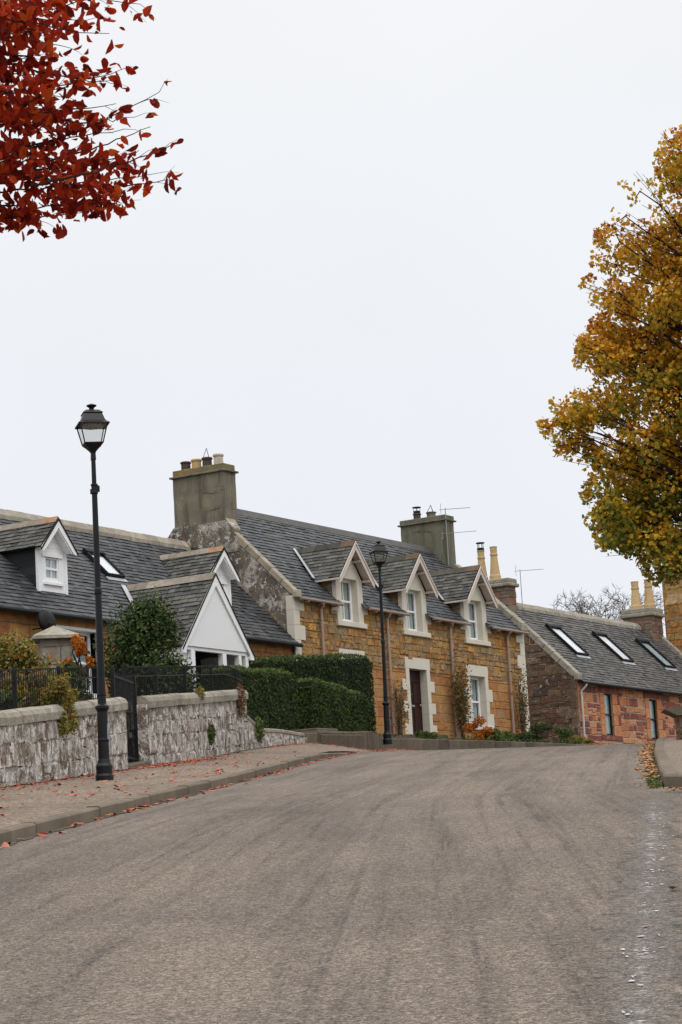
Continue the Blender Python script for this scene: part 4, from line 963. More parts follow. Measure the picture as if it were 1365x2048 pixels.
# ------------------------------------------------------------------ street lamps
def lamp(loc, tilt, label, rz):
    root = empty('street_lamp', loc, rot=(tilt[0], tilt[1], rz)); tag(root, label, 'street lamp', 'black street lamps on the left pavement')
    mb = MB(); mb.lathe([(.130, 0), (.130, .12), (.115, .15), (.118, .26), (.095, .30), (.080, .36), (.078, .60), (.084, .62), (.078, .65), (.074, 1.02), (.082, 1.04), (.10, 1.065), (.10, 1.10), (.062, 1.13)], 20); mb.build('base', M_black, root, False)
    mb = MB(); mb.lathe([(.062, 1.13), (.060, 1.24), (.066, 1.25), (.066, 1.275), (.058, 1.28), (.053, 1.5), (.048, 2.68), (.056, 2.70), (.056, 2.76), (.045, 2.78), (.040, 4.12), (.052, 4.14), (.052, 4.16), (.044, 4.17), (.044, 4.24), (.052, 4.25), (.052, 4.27), (.034, 4.28), (.032, 4.64)], 16); mb.build('pole', M_black, root, False)
    mb = MB(); mb.cbox(-.06, -.03, -.02, .02, 4.13, 4.2, .004); mb.cbox(.035, .075, -.02, .02, 4.16, 4.25, .004); mb.build('bracket', M_black, root)
    q = math.sqrt(2)/1.0; mb = MB()
    mb.lathe([(.048, 4.62), (.05, 4.635), (.046, 4.72), (.06, 4.745), (.125, 4.80), (.188, 4.845), (.192, 4.86)], 4, rot=math.pi/4); la = mb.build('lantern', M_black, root)
    bars = MB()
    for k in range(4):
        th = math.pi/4+k*math.pi/2; th2 = th+math.pi/2
        b0 = Vector((.185*math.cos(th), .185*math.sin(th), 4.855)); t0 = Vector((.275*math.cos(th), .275*math.sin(th), 5.13)); bars.tube([b0, t0], .011, 4)
        b1 = Vector((.185*math.cos(th2), .185*math.sin(th2), 4.86)); t1 = Vector((.275*math.cos(th2), .275*math.sin(th2), 5.13)); bars.tube([t0, t1], .013, 4); bars.tube([b0, b1], .009, 4)
    bars.build('lantern_bars', M_black, la)
    gl = MB(); gl.lathe([(.178, 4.86), (.265, 5.125)], 4, rot=math.pi/4); gl.f = gl.f[:4]; gl.build('lantern_glass', M_lampglass, la)
    mb = MB(); mb.lathe([(.27, 5.128), (.315, 5.118), (.315, 5.135), (.255, 5.165), (.235, 5.185), (.185, 5.285), (.20, 5.29), (.20, 5.30), (.13, 5.34), (.05, 5.345)], 4, rot=math.pi/4); mb.lathe([(.05, 5.34), (.035, 5.37), (.04, 5.385), (.075, 5.41), (.075, 5.42), (.03, 5.44), (.0001, 5.442)], 12); mb.build('lantern_roof', M_black, la)
    mb = MB(); mb.lathe([(.05, 5.125), (.05, 5.10), (.16, 5.095), (.16, 5.127)], 8); mb.build('lamp_fitting', plain('fitting', (.35, .35, .33), .5), la)
    return root
l1 = lamp((-3.51, 35, 2.22), (0, R(.3), 0), 'nearer black street lamp, standing before the lichened garden wall beside its gate', R(14))
mb = MB(); th = [-.9+.1*i for i in range(9)]
vs = []
for z, s_ in ((.62, 0), (.86, 0)):
    for t_ in th: vs.append((.0805*math.cos(t_), .0805*math.sin(t_), z+.01*math.sin(t_*9)))
mb.add(vs, [(i, i+1, i+10, i+9) for i in range(8)]); mb.build('worn_sticker', plain('sticker', (.20, .25, .30), .7, .6, 40, 0), l1)
lamp((.885, 66, 4.82), (0, R(.7), 0), 'farther black street lamp, standing before the ochre house front door', R(14))

# ------------------------------------------------------------------ boundary wall with coping (two lengths + low end)
def rubble_wall(name, label, ya, yb, topf, th=.24, cope=True, sh_=.98):
    root = empty(name, (xw(ya), ya, T(xw(ya), ya))); tag(root, label, 'wall')
    ox, oy, oz = root.location; N = int((yb-ya)/.16); M_ = 12; mb = MB(); vs = []; fs = []
    ns = lambda a, b: math.sin(a*5.1+b*3.3)*math.sin(b*7.7-a*2.1)*.5+math.sin(a*13+b*9)*.3
    for i in range(N+1):
        y = ya+(yb-ya)*i/N; zb = T(xw(y), y)-.25; zt = topf(y)-.11
        for j in range(M_+1):
            z = zb+(zt-zb)*j/M_; vs.append((xw(y)+.022*ns(y*1.3, z*1.5)+random.uniform(-.010, .010)-ox, y-oy, z-oz))
    for i in range(N):
        for j in range(M_): k = i*(M_+1)+j; fs.append((k, k+M_+1, k+M_+2, k+1))
    mb.add(vs, fs, .35)
    # stones standing slightly proud
    for y_, tag_ in ((ya, -1), (yb, 1)):
        zb = T(xw(y_), y_)-.3; zt = topf(y_)-.11
        mb.box(xw(y_)-th-.015-ox, xw(y_)+.02-ox, min(y_, y_+tag_*.04)-oy-.0, max(y_, y_+tag_*.04)-oy, zb-oz, zt-oz, .2)
    for i in range(N):
        pass
    y0, y1 = ya, yb
    mb.add([(xw(y0)-th-ox, y0-oy, T(xw(y0), y0)-.3-oz), (xw(y1)-th-ox, y1-oy, T(xw(y1), y1)-.3-oz), (xw(y1)-th-ox, y1-oy, topf(y1)-.11-oz), (xw(y0)-th-ox, y0-oy, topf(y0)-.11-oz)], [(0, 1, 2, 3)])
    # face stones, a scatter set in the old mortar
    y = ya+.1
    b = mb
    fn = lambda a, h, d: (xw(a)+.012+d-ox, a-oy, T(xw(a), a)+h-oz)
    stones(b, fn, ya+.05, yb-.02, .0, sh_, (.20, .36), (.26, .62), proud=(.001, .010), gap=.016, jit=.03)
    b.build('rubble', M_wall, root)
    if cope:
        mb = MB(); y = ya-.02
        while y < yb:
            ln = min(random.uniform(.75, 1.05), yb+.03-y); 
            if yb-(y+ln) < .3: ln = yb+.03-y
            j = random.uniform(-.006, .006); a, b2 = y+.005, y+ln-.005; vs = []
            for q in (a, b2):
                x = xw(q); z = topf(q)+j
                for (dx, dz) in ((.05, -.17), (.055, -.06), (.02, .005), (-.07, .045), (-.20, .035), (-.29, -.04), (-.29, -.17)): vs.append((x+dx+j-ox, q-oy, z+dz-oz))
            mb.add(vs, [(i, (i+1) % 7, 7+(i+1) % 7, 7+i) for i in range(7)]+[tuple(range(6, -1, -1)), tuple(range(7, 14))]); y += ln
        mb.build('coping', M_coping, root)
    return root
topw = lambda y: float(np.interp(y, [20, 34, 41, 51], [1.9, 3.20, 3.98, 4.98]))
w1 = rubble_wall('boundary_wall', 'nearer length of lichened rubble garden wall with rounded coping, left of the narrow iron gate', 22, 41.0, topw)
w2 = rubble_wall('boundary_wall', 'farther length of lichened rubble garden wall with rounded coping, between the gate and the hedges', 42.5, 51.0, topw)
top3 = lambda y: float(np.interp(y, [51, 52.5, 54.5, 58], [4.42, 4.24, 4.36, 4.50]))
w3 = rubble_wall('low_rubble_wall', 'low broken rubble wall stub sloping down below the first clipped hedge', 51.1, 57.8, lambda y: top3(y)+.11, cope=False, sh_=.36)
mb = MB(); ox, oy, oz = w3.location; y = 51.1
while y < 57.5:
    ln = random.uniform(.4, .8); mb.cbox(-.26, .02, y-oy, min(y+ln, 57.8)-oy-.01, 0, .09, .02, fn=lambda a, b, c: (a+xw(b+oy)-ox, b, c+top3(b+oy)-oz)); y += ln
mb.build('cap_stones', M_coping, w3)
# mossy tufts growing on the wall
def tuft(loc, r, n, mat, label, cat='plant', size=.05, group=None, sq=(1, 1, 1), name='wall_plant'):
    root = empty(name, loc); tag(root, label, cat, group)
    p = rng.normal(size=(n, 3)); p /= np.linalg.norm(p, axis=1)[:, None]; p *= (rng.random(n)**.4)[:, None]*r; p *= np.array(sq)
    leaves('foliage', p, size, mat, root, .5, droop=.5)
    mb = MB()
    for k in range(6): q = p[k]; mb.tube([(0, 0, -r*.3*sq[2]), q*.5, q], .006, 4)
    mb.build('stem', M_twig, root); return root
tuft((xw(50.2)+.06, 50.2, 4.72), .20, 420, F_brownmoss if 0 else folmat('brown_moss', [(.06, .04, .015), (.14, .08, .03), (.20, .10, .03), (.10, .09, .02)], 0), 'brown mossy clump hanging at the end of the far garden wall', size=.06, sq=(.6, 1.3, 1.7))
tuft((xw(46.6)+.04, 46.6, 4.56), .13, 220, F_yellowgreen, 'yellow-green tuft growing on the coping of the far garden wall', size=.05, sq=(.7, 1.2, 1.1))
tuft((xw(47.3)+.05, 47.3, 3.85), .16, 260, F_bed, 'green fern growing halfway up the far garden wall', size=.06, sq=(.6, 1, 1.4))
tuft((xw(52.0)+.05, 52.0, 4.25), .22, 300, F_bed, 'green tuft in the corner where the low rubble stub begins', size=.07, sq=(.5, 1.2, 1.3))
# threshold under the gate
mb = MB(); mb.cbox(-.30, .03, -.72, .72, -.1, .14, .02); th_ = mb.build('gate_threshold', M_steps); th_.location = (xw(41.75), 41.75, T(-3.6, 41.75)+.05); th_.rotation_euler = (R(6), 0, -R(8.9))
tag(th_, 'mossy stone threshold slab below the narrow iron gate', 'step')

# ------------------------------------------------------------------ railing and gate
def railing(name, label, ya, yb, cat='railing'):
    xo = -.36; root = empty(name, (xw(ya)+xo, ya, topw(ya))); tag(root, label, cat); ox, oy, oz = root.location
    mb = MB(); y = ya+.06; hgt = lambda q: float(np.interp(q, [34, 41, 51], [.62, .56, .54]))
    while y < yb-.03:
        z0 = zg(0, y)-.05; z1 = topw(y)+hgt(y); x = xw(y)+xo
        mb.tube([(x-ox, y-oy, z0-oz), (x-ox, y-oy, z1-.06-oz), (x+.012-ox, y-oy, z1-.015-oz), (x+.045-ox, y-oy, z1-oz), (x+.075-ox, y-oy, z1-.03-oz)], .0085, 4); y += .115
    for dz in (-.17, -.60):
        pts = [(xw(q)+xo-ox, q-oy, topw(q)+hgt(q)+dz-oz) for q in np.linspace(ya, yb, 12)]; mb.tube(pts, .014, 4)
    mb.build('pickets', M_blackm, root)
    y = ya
    while y <= yb:
        z0 = zg(0, y)-.1; z1 = topw(y)+hgt(y)+.03; x = xw(y)+xo; p = MB(); p.cbox(x-.028-ox, x+.028-ox, y-.028-oy, y+.028-oy, z0-oz, z1-oz, .006); p.build('post', M_blackm, root); y += 2.35
    return root
railing('iron_railing', 'black iron railing with hooked pickets above the nearer garden wall', 22, 41.05)
railing('iron_railing', 'black iron railing with hooked pickets above the farther garden wall, reaching the first hedge', 42.45, 52.6)
gx, gy = xw(41.75)-.18, 41.75; G_ = empty('iron_gate', (gx, gy, T(gx, gy)+.15), -R(8.9)); tag(G_, 'narrow black iron gate between the two lengths of garden wall', 'gate')
mb = MB()
for k in range(17): yq = -.66+k*.0825; mb.tube([(0, yq, .08), (0, yq, 1.50+.04*(k % 2)), (.03, yq, 1.55+.04*(k % 2))], .010, 4)
for z in (.12, .9, 1.42): mb.cbox(-.012, .012, -.7, .7, z, z+.04, .003)
mb.build('bars', M_blackm, G_)
for yq in (-.73, .73): p = MB(); p.cbox(-.03, .03, yq-.03, yq+.03, -.1, 1.58, .008); p.build('gate_post', M_blackm, G_)

# ------------------------------------------------------------------ plants
def twigset(mb, base, tips, r0_, n=5, wob=.15, r1=None):
    for tp in tips:
        b = Vector(base); t_ = Vector(tp); d = t_-b; pts = [b]
        for i in range(1, 4):
            f_ = i/4; pts.append(b+d*f_+Vector((random.gauss(0, 1), random.gauss(0, 1), random.gauss(0, .5)+.9*f_*(1-f_)*2))*wob*d.length*.35)
        pts.append(t_); mb.tube(pts, [r0_*(1-.85*i/4) for i in range(5)], n)
def shrub(name, label, loc, rx, ry, h, n, size, mat, cat='bush', group=None, shape='ball', lumps=9, stem=True, nst=8):
    root = empty(name, loc); tag(root, label, cat, group)
    cs = []
    for k in range(lumps):
        zf = random.random()
        wd = (1-zf**2.0)*.72+.06 if shape == 'cone' else math.sqrt(max(.05, 1-(zf*1.6-.65)**2))*.75
        th = random.random()*6.28; rr_ = math.sqrt(random.random())*wd; cs.append((rr_*math.cos(th)*rx, rr_*math.sin(th)*ry, (.14+.74*zf)*h))
    P = []; Nn = []
    for c in cs:
        m_ = n//lumps; d = rng.normal(size=(m_, 3)); d /= np.linalg.norm(d, axis=1)[:, None]; rad = np.array([rx*.40, ry*.40, h*.20])*random.uniform(.45, 1.15)
        q = np.array(c)+d*rad*(.45+.75*rng.random(m_)**.8)[:, None]; P.append(q); Nn.append(d)
    P = np.vstack(P); Nn = np.vstack(Nn); ok = P[:, 2] > -.1; P, Nn = P[ok], Nn[ok]
    leaves('foliage', P, size, mat, root, .55, nrm=Nn)
    if stem:
        mb = MB(); twigset(mb, (0, 0, -.1), cs[:nst], .035*h, 5); mb.build('stem', M_bark, root)
    return root
def hedge(label, pts, th, zb, zt, n, group, mat=F_hedge, rnd=.16, size=.06, tb=0):
    """pts: front-face path in plan; the hedge thickness runs to the left of the path"""
    a, b = Vector((*pts[0], 0)), Vector((*pts[-1], 0)); root = empty('clipped_hedge', (a.x, a.y, zb[0])); tag(root, label, 'hedge', group)
    P = []; Nn = []; TB = []; L_ = (b-a).length; d = (b-a).normalized(); nr = Vector((-d.y, d.x, 0))
    core = MB(); vs = []
    def tp(s_): return zt[0]+(zt[1]-zt[0])*s_
    def bt(s_): return zb[0]+(zb[1]-zb[0])*s_
    m_ = n; u_ = rng.random(m_)*(L_+2*th+0)+0; 
    for i in range(m_):
        # cross-section perimeter point (front, top, back) with rounded shoulders
        s_ = random.random(); hh = tp(s_)-bt(s_); per = hh*2+th; q = random.random()*per
        if q < hh: c, z, nx, nz_ = 0, q, -1, 0
        elif q < hh+th: c, z, nx, nz_ = q-hh, hh, 0, 1
        else: c, z, nx, nz_ = th, per-q, 1, 0
        ee_ = min(s_, 1-s_)*L_
        cut = 0
        # rounding
        if c < rnd and z > hh-rnd: k = math.hypot(rnd-c, z-(hh-rnd)); f_ = rnd/max(k, 1e-5); c = rnd-(rnd-c)*f_; z = (hh-rnd)+(z-(hh-rnd))*f_; nx, nz_ = -.7, .7
        rnde = rnd*1.6
        if ee_ < rnde and z > hh-rnde:
            kk = rnde-ee_; z = min(z, hh-rnde+math.sqrt(max(0, rnde*rnde-kk*kk)))
        p = a+d*(s_*L_)+nr*c; lum = .035*math.sin(p.x*4+p.y*3.1)*math.sin(z*5+p.y*2)
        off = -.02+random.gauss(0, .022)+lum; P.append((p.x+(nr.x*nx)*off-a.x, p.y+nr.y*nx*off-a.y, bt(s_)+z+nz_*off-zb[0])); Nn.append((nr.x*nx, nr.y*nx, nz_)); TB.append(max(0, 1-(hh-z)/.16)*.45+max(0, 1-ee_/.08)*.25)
    for e_, (pt, sg_) in enumerate(((a, -1), (b, 1))):
        s_ = 0 if e_ == 0 else 1; hh = tp(s_)-bt(s_)
        for i in range(int(n*.22)):
            c = random.random()*th; z = random.random()*(hh-.04*0)
            z = min(z, hh-rnd*1.0+.0); p = pt+nr*c+d*sg_*random.gauss(0, .02); P.append((p.x-a.x, p.y-a.y, bt(s_)+z-zb[0])); Nn.append((d.x*sg_, d.y*sg_, 0)); TB.append(0)
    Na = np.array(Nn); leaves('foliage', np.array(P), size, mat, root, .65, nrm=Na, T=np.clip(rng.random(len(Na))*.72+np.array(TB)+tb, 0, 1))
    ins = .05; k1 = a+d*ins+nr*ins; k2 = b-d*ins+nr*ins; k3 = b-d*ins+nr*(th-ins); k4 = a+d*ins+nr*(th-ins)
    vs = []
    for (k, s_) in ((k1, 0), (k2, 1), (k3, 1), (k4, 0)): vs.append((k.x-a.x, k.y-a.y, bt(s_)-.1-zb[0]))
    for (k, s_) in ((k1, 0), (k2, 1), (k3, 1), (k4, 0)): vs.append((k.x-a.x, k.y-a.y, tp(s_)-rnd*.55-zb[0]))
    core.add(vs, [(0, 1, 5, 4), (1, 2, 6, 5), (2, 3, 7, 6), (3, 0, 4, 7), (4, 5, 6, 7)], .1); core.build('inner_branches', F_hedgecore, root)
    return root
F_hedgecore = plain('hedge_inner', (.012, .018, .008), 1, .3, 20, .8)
GH = 'clipped hedges in front of the ochre house'
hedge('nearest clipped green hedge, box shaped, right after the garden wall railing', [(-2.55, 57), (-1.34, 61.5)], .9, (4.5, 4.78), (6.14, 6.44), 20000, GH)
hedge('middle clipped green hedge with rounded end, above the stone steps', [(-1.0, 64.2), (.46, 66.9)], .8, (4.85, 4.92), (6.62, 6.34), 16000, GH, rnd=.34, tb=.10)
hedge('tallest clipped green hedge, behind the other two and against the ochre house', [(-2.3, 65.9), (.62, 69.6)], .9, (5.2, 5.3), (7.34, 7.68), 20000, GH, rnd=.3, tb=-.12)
# bush in front of the porch and others
shrub('evergreen_bush', 'large dark green evergreen bush behind the railing, in front of the white porch', (-3.90, 48, 4.45), 1.12, .9, 2.15, 15000, .085, F_dark, shape='cone', lumps=34)
shrub('yellow_bush', 'yellow-green bush leaning over the railing at the left edge', (-5.2, 38.6, 2.95), 1.0, .8, 2.0, 7000, .085, F_yellowgreen, lumps=16)
shrub('flowering_bush', 'pale yellow-leaved shrub spilling over the nearer wall coping', (-4.40, 37.3, 3.0), .34, .6, 1.0, 2600, .06, F_yellowgreen, lumps=10)
shrub('green_bush', 'tall dark green bush at the far left edge below the cottage eaves', (-6.35, 42.5, 3.6), .55, .7, 2.4, 4000, .085, F_dark, lumps=12)
shrub('orange_shrub', 'small shrub with bright orange autumn leaves beside the stone pier', (-5.05, 46.4, 4.9), .30, .3, .95, 700, .10, F_orange, lumps=7)
shrub('dark_bush', 'dark low bush behind the railing, between the orange shrub and the evergreen', (-4.95, 45.2, 3.9), .55, .6, 1.25, 3200, .075, F_dark, lumps=10)
shrub('dark_bush', 'dark low bush behind the railing at the far left, under the yellow bush', (-5.05, 36.3, 2.8), .45, .9, .95, 3000, .075, F_dark, lumps=10)
shrub('russet_shrub', 'russet and yellow shrub behind the far railing, left of the nearest hedge', (-3.3, 50.2, 4.4), .40, .5, .75, 1500, .075, F_yellowgreen, lumps=8)
# low planting behind the railing
P = []; 
for k in range(9000):
    y = random.uniform(24, 52); x = xw(y)-random.uniform(.5, 2.6); P.append((x, y, zg(x, y)+random.random()**1.3*.62*(.55+.45*math.sin(y*1.9)+.3*math.sin(y*.7+x*2))))
tag(leaves('ground_cover', np.array(P), .09, material('border_leaves', [(.03, .04, .012), (.07, .07, .02), (.12, .06, .025), (.16, .13, .03), (.02, .035, .01)], .7, 2, .2, 0, transl=.2), None, .6), kind='stuff')
# stone pier with pyramid cap
PI_ = empty('garden_pier', (-5.56, 47, 4.2), R(12)); tag(PI_, 'grey stone garden pier with a pyramid cap, standing left of the nearer lamp pole', 'pier')
mb = MB(); mb.box(-.28, .28, -.28, .28, 0, 1.55)
for s_ in (0, 1):
    stones(mb, (lambda a, b, d: (a, -.28-d, b)) if s_ == 0 else (lambda a, b, d: (.28+d, a, b)), -.28, .28, 0, 1.55, (.25, .4), (.25, .56), gap=.01)
mb.build('shaft', M_coping, PI_)
mb = MB(); mb.add([(-.44, -.44, 1.55), (.44, -.44, 1.55), (.44, .44, 1.55), (-.44, .44, 1.55), (-.44, -.44, 1.61), (.44, -.44, 1.61), (.44, .44, 1.61), (-.44, .44, 1.61), (0, 0, 1.84)],
    [(3, 2, 1, 0), (0, 1, 5, 4), (1, 2, 6, 5), (2, 3, 7, 6), (3, 0, 4, 7), (4, 5, 8), (5, 6, 8), (6, 7, 8), (7, 4, 8)]); mb.build('cap', M_coping, PI_)
# steps and bed kerb walls
ST = empty('stone_steps', (-.42, 60.1, 4.60), R(69.3)); tag(ST, 'worn stone steps rising from the pavement to the gap in the hedges', 'steps')
for k in range(3):
    mb = MB(); mb.cbox(-1.5+.5*k, 1.25-.1*k, -.22+.28*k, 1.2, -.5, .085+.10*k, .02, fn=lambda x, y, z: (x, y+.03*math.sin(x*3), z+.01*math.sin(x*5)+.045*x)); mb.build('step', M_steps, ST)
cw = empty('bed_edging_wall', (.3, 62, 4.5)); tag(cw, 'low stone edging wall of the raised flower bed along the ochre house', 'wall')
mb = MB()
for (p, q, z1, z2) in zip(CURB[:-1], CURB[1:], CZ[:-1], CZ[1:]):
    a = Vector((*p, z1)); b = Vector((*q, z2)); L_ = (b-a).length; d = (b-a)/L_; nr = Vector((d.y, -d.x, 0)).normalized(); t = 0
    while t < L_-.02:
        ln = min(random.uniform(.5, 1.1), L_-t); j = random.uniform(-.01, .01)
        mb.cbox(t+.005, t+ln-.005, -.17+j, .0+j, -.6, .05+j, .02, fn=lambda x, y, z: tuple(a+d*x-nr*y+Vector((0, 0, z))-Vector((.3, 62, 4.5)))); t += ln
mb.build('edging_stones', M_steps, cw)
# flower bed plants, positions in the house frame
def hp(s_, o_, z): # along facade, out from facade
    ux, uy = math.cos(A0), math.sin(A0); return (CX+ux*s_+uy*o_, CY+uy*s_-ux*o_, z)
beds = [(4.9, .8, .30, .45, F_bed, 'low green plant left of the ochre house front door, behind the farther lamp'), (5.6, .7, .28, .30, F_yellowgreen, 'pale low plant at the foot of the door jamb'),
    (8.2, .8, .42, .62, F_orange, 'orange-yellow shrub right of the ochre house front door'), (8.75, 1.1, .40, .36, F_bed, 'green plant in front of the orange shrub'),
    (9.6, 1.0, .42, .34, F_bed, 'broad-leaved plant left under the ground floor window'), (10.6, 1.0, .45, .36, F_dark, 'dark green plant under the middle of the ground floor window'),
    (11.5, 1.0, .48, .42, F_bed, 'bright green plant right under the ground floor window'), (12.5, .9, .55, .62, F_dark, 'tallest green bed plant by the last downpipe'),
    (13.4, 1.1, .55, .55, F_bed, 'green plant at the far corner of the ochre house'), (14.4, 1.2, .45, .42, F_yellowgreen, 'yellowish plant at the end of the bed, before the brown gable')]
for (s_, o_, r_, h_, m_, lb) in beds: shrub('bed_plant', lb, hp(s_, o_+.42, 5.32 if s_ < 8 else 5.42), r_*1.2, r_*1.1, h_*1.3, 1100, .075, m_, 'plant', 'plants in the bed along the ochre house', lumps=6, stem=True, nst=3)
P = []
for k in range(5200):
    s_ = random.uniform(-.5, 15.5); o_ = random.uniform(.15, 1.62); q = hp(s_, o_, 0)
    P.append((q[0], q[1], float(np.interp(s_, [0, 4, 8, 15], [5.28, 5.34, 5.45, 5.50]))+random.random()**1.5*.24*(.5+.5*math.sin(s_*2.3)**2)+(.12 if o_ > 1.3 else 0)*random.uniform(-1, .6)))
tag(leaves('bed_ground_cover', np.array(P), .075, F_bed, None, .45, T=np.clip(rng.beta(1.6, 1.8, len(P)), 0, 1)), kind='stuff')
def climber(lb, s_, h, wdt, n):
    root = empty('climbing_rose', hp(s_, .25, 5.55), A0); tag(root, lb, 'climbing plant', 'climbing roses on the ochre house')
    mb = MB(); P = []
    for k in range(20):
        x = 0; pts = [(random.uniform(-.08, .08), 0, 0)]; z = 0; vx = random.uniform(-wdt, wdt)
        hh = h*random.uniform(.6, 1.05)
        for i in range(1, 9):
            f_ = i/8; pts.append((vx*f_**1.3+random.gauss(0, .035), random.uniform(-.06, .06), hh*f_))
            for q in range(n//100):
                P.append((pts[-1][0]+random.gauss(0, .13), random.uniform(-.18, .05), pts[-1][2]+random.gauss(0, .15))) if f_ > .25 else None
        mb.tube(pts, [.014*(1-.75*i/8) for i in range(9)], 4)
    mb.build('stem', M_twig, root); leaves('foliage', np.array(P), .075, F_rose, root, .6)
    return root
climber('bare brown climbing rose left of the ochre house front door', 5.15, 2.0, .42, 300)
climber('leafy climbing rose between the front door and the ground floor window', 9.05, 2.45, .60, 1300)
climber('climbing rose beside the far right downpipe of the ochre house', 13.1, 2.5, .50, 500)

# right-hand garden wall end
RW = empty('stone_wall', (5.85, 46, 2.9), 0); tag(RW, 'short dark stone wall with a thick overhanging slab coping at the right edge', 'wall')
mb = MB(); mb.box(.12, 6, 0, .4, -.4, .70)
stones(mb, lambda a, b, d: (a, -d, b), .12, 6, -.3, .70, (.18, .3), (.25, .5), gap=.03); stones(mb, lambda a, b, d: (.12-d, a, b), 0, .4, -.3, .70, (.18, .3), (.2, .4), gap=.03); mb.build('rubble', M_brown, RW)
mb = MB(); mb.prism([(-.13, .80), (.10, .68), (6, .70), (6, .86), (.6, .86), (.0, .84)], lambda a, b, d: (a, d, b), -.12, .5); mb.build('slab_coping', M_steps, RW)

# ------------------------------------------------------------------ trees
def branch(mb, p0, p1, r0_, r1, sag=.0, n=6, seg=6, wob=.06):
    p0, p1 = Vector(p0), Vector(p1); L_ = (p1-p0).length; pts = []; rs_ = []
    for i in range(seg+1):
        f_ = i/seg; w_ = wob*L_*math.sin(math.pi*f_); pts.append(p0.lerp(p1, f_)+Vector((random.gauss(0, 1)*w_*.6, random.gauss(0, 1)*w_*.6, sag*L_*math.sin(math.pi*f_)+random.gauss(0, 1)*w_*.4))); rs_.append(r0_+(r1-r0_)*f_)
    mb.tube(pts, rs_, n); return pts
TX, TY, TZ = 8.9, 50.0, 3.0
TR = empty('sycamore_tree', (TX, TY, TZ)); tag(TR, 'tall tree in gold and green autumn leaf at the right edge', 'tree')
CL = [] # clump centres, world X, Z (+Y offset), radius
def cl(x, z, r, dy=0, dens=1): CL.append((x-TX, dy, z-TZ, r, dens))
PXM = [(1350,320,42,.5),(1268,385,34,.35),(1345,420,60,.9),(1228,478,40,.8),(1300,490,58,1),(1370,540,72,1),(1250,585,48,1),(1325,620,62,1),(1195,672,44,1),(1275,690,66,1),(1360,720,72,1),
 (1215,725,44,1),(1145,828,46,1.2),(1108,862,34,1.1),(1195,815,48,1),(1265,790,58,1),(1345,830,70,1),(1228,912,46,1.1),(1290,895,60,1),(1205,975,42,1.1),(1262,995,62,1.1),(1340,965,80,1),
 (1190,1035,24,.4),(1248,1070,48,1),(1312,1085,46,1),(1370,1075,60,1),(1350,1125,32,.8),(1130,900,26,.7),(1225,1030,50,1.1),(1300,1040,50,1),(1342,280,24,.5),(1368,300,40,.8),(1160,885,34,1),(1185,920,30,.9),(1150,860,34,1),(1190,560,20,.4),(1240,640,50,1),(1200,610,28,.6),(1330,370,40,.6),(1240,430,26,.5),(1168,700,22,.7),(1320,740,60,1)]
# picture radii were measured at 50 m, where one photo pixel is a centimetre
def px2w(px, py, Y=50.0):
    d = fw+rr*((px-682.5)/5000)+uu*((1024-py)/5000); return d*(Y/d.y)
WT = [(round(px2w(a, b).x, 2), round(px2w(a, b).z, 2), c*.0101, d) for a, b, c, d in [(a, b, c, d*(.42 if b < 460 else .75 if b < 640 else 1)) for a, b, c, d in PXM]]
for (x, z, r, dn) in WT:
    cl(x, z, r, random.uniform(-.5, .5), dn)
    if x > 5.4: cl(x+random.uniform(0, .5), z+random.uniform(-.3, .3), r, random.uniform(1.0, 2.2), dn)
for k in range(70):
    th = random.uniform(0, 6.28); ph = math.acos(random.uniform(-.9, .95)); rad = random.uniform(.45, 1)
    x = math.cos(th)*math.sin(ph)*4.2*rad; yq = math.sin(th)*math.sin(ph)*3.8*rad; z = 8.3+math.cos(ph)*5.1*rad
    if x < -1.4: continue
    CL.append((x, yq, z, random.uniform(.6, .9), 1))
for k in range(120):
    th = random.uniform(0, 6.28); ph = math.acos(random.uniform(-.95, .95)); rad = random.uniform(.8, 1.02)
    x = math.cos(th)*math.sin(ph)*4.3*rad; yq = math.sin(th)*math.sin(ph)*3.6*rad; z = 8.4+math.cos(ph)*5.0*rad
    if x < -.9 or z < 3.9: continue
    CL.append((x, yq, z, random.uniform(.7, .95), 1))
P = []; Nn = []; TT = []
for (x, y, z, r, dn) in CL:
    m_ = int(760*dn*(r/.6)**2); d = rng.normal(size=(m_, 3)); d /= np.linalg.norm(d, axis=1)[:, None]; sub = rng.normal(size=(11, 3)); sub /= np.linalg.norm(sub, axis=1)[:, None]; pk = sub[rng.integers(0, 11, m_)]; d = pk*.75+d*.62; d /= np.linalg.norm(d, axis=1)[:, None]
    rad = r*(.50+.58*rng.random(m_)**.6)[:, None]; q = d*rad*np.array([1, 1, .78]); q[:, 2] += .10*np.sin(q[:, 0]*9+x*3)+.08*np.sin(q[:, 1]*8)
    P.append(np.array([x, y, z])+q); Nn.append(d*np.array([.6, .6, 1])+np.array([0, 0, .4]))
    base = rng.random()*.25; tt = np.clip(.42+(-.36*(d[:, 2])*.55)+rng.normal(0, .20, m_)+base*.6-.05+(.30 if z < 6 else .12 if z < 8 else 0), 0, 1); TT.append(tt)
P = np.vstack(P); Nn = np.vstack(Nn); TT = np.concatenate(TT)
leaves('crown', P, .098, F_gold, TR, .85, nrm=Nn*.7, T=TT, droop=.25)
mb = MB(); branch(mb, (0, 0, -.3), (.1, 0, 4.2), .34, .26, n=12, wob=.02); branch(mb, (.1, 0, 4.2), (.0, .1, 11.0), .24, .05, n=10); mb.build('trunk', M_bark, TR)
mb = MB()
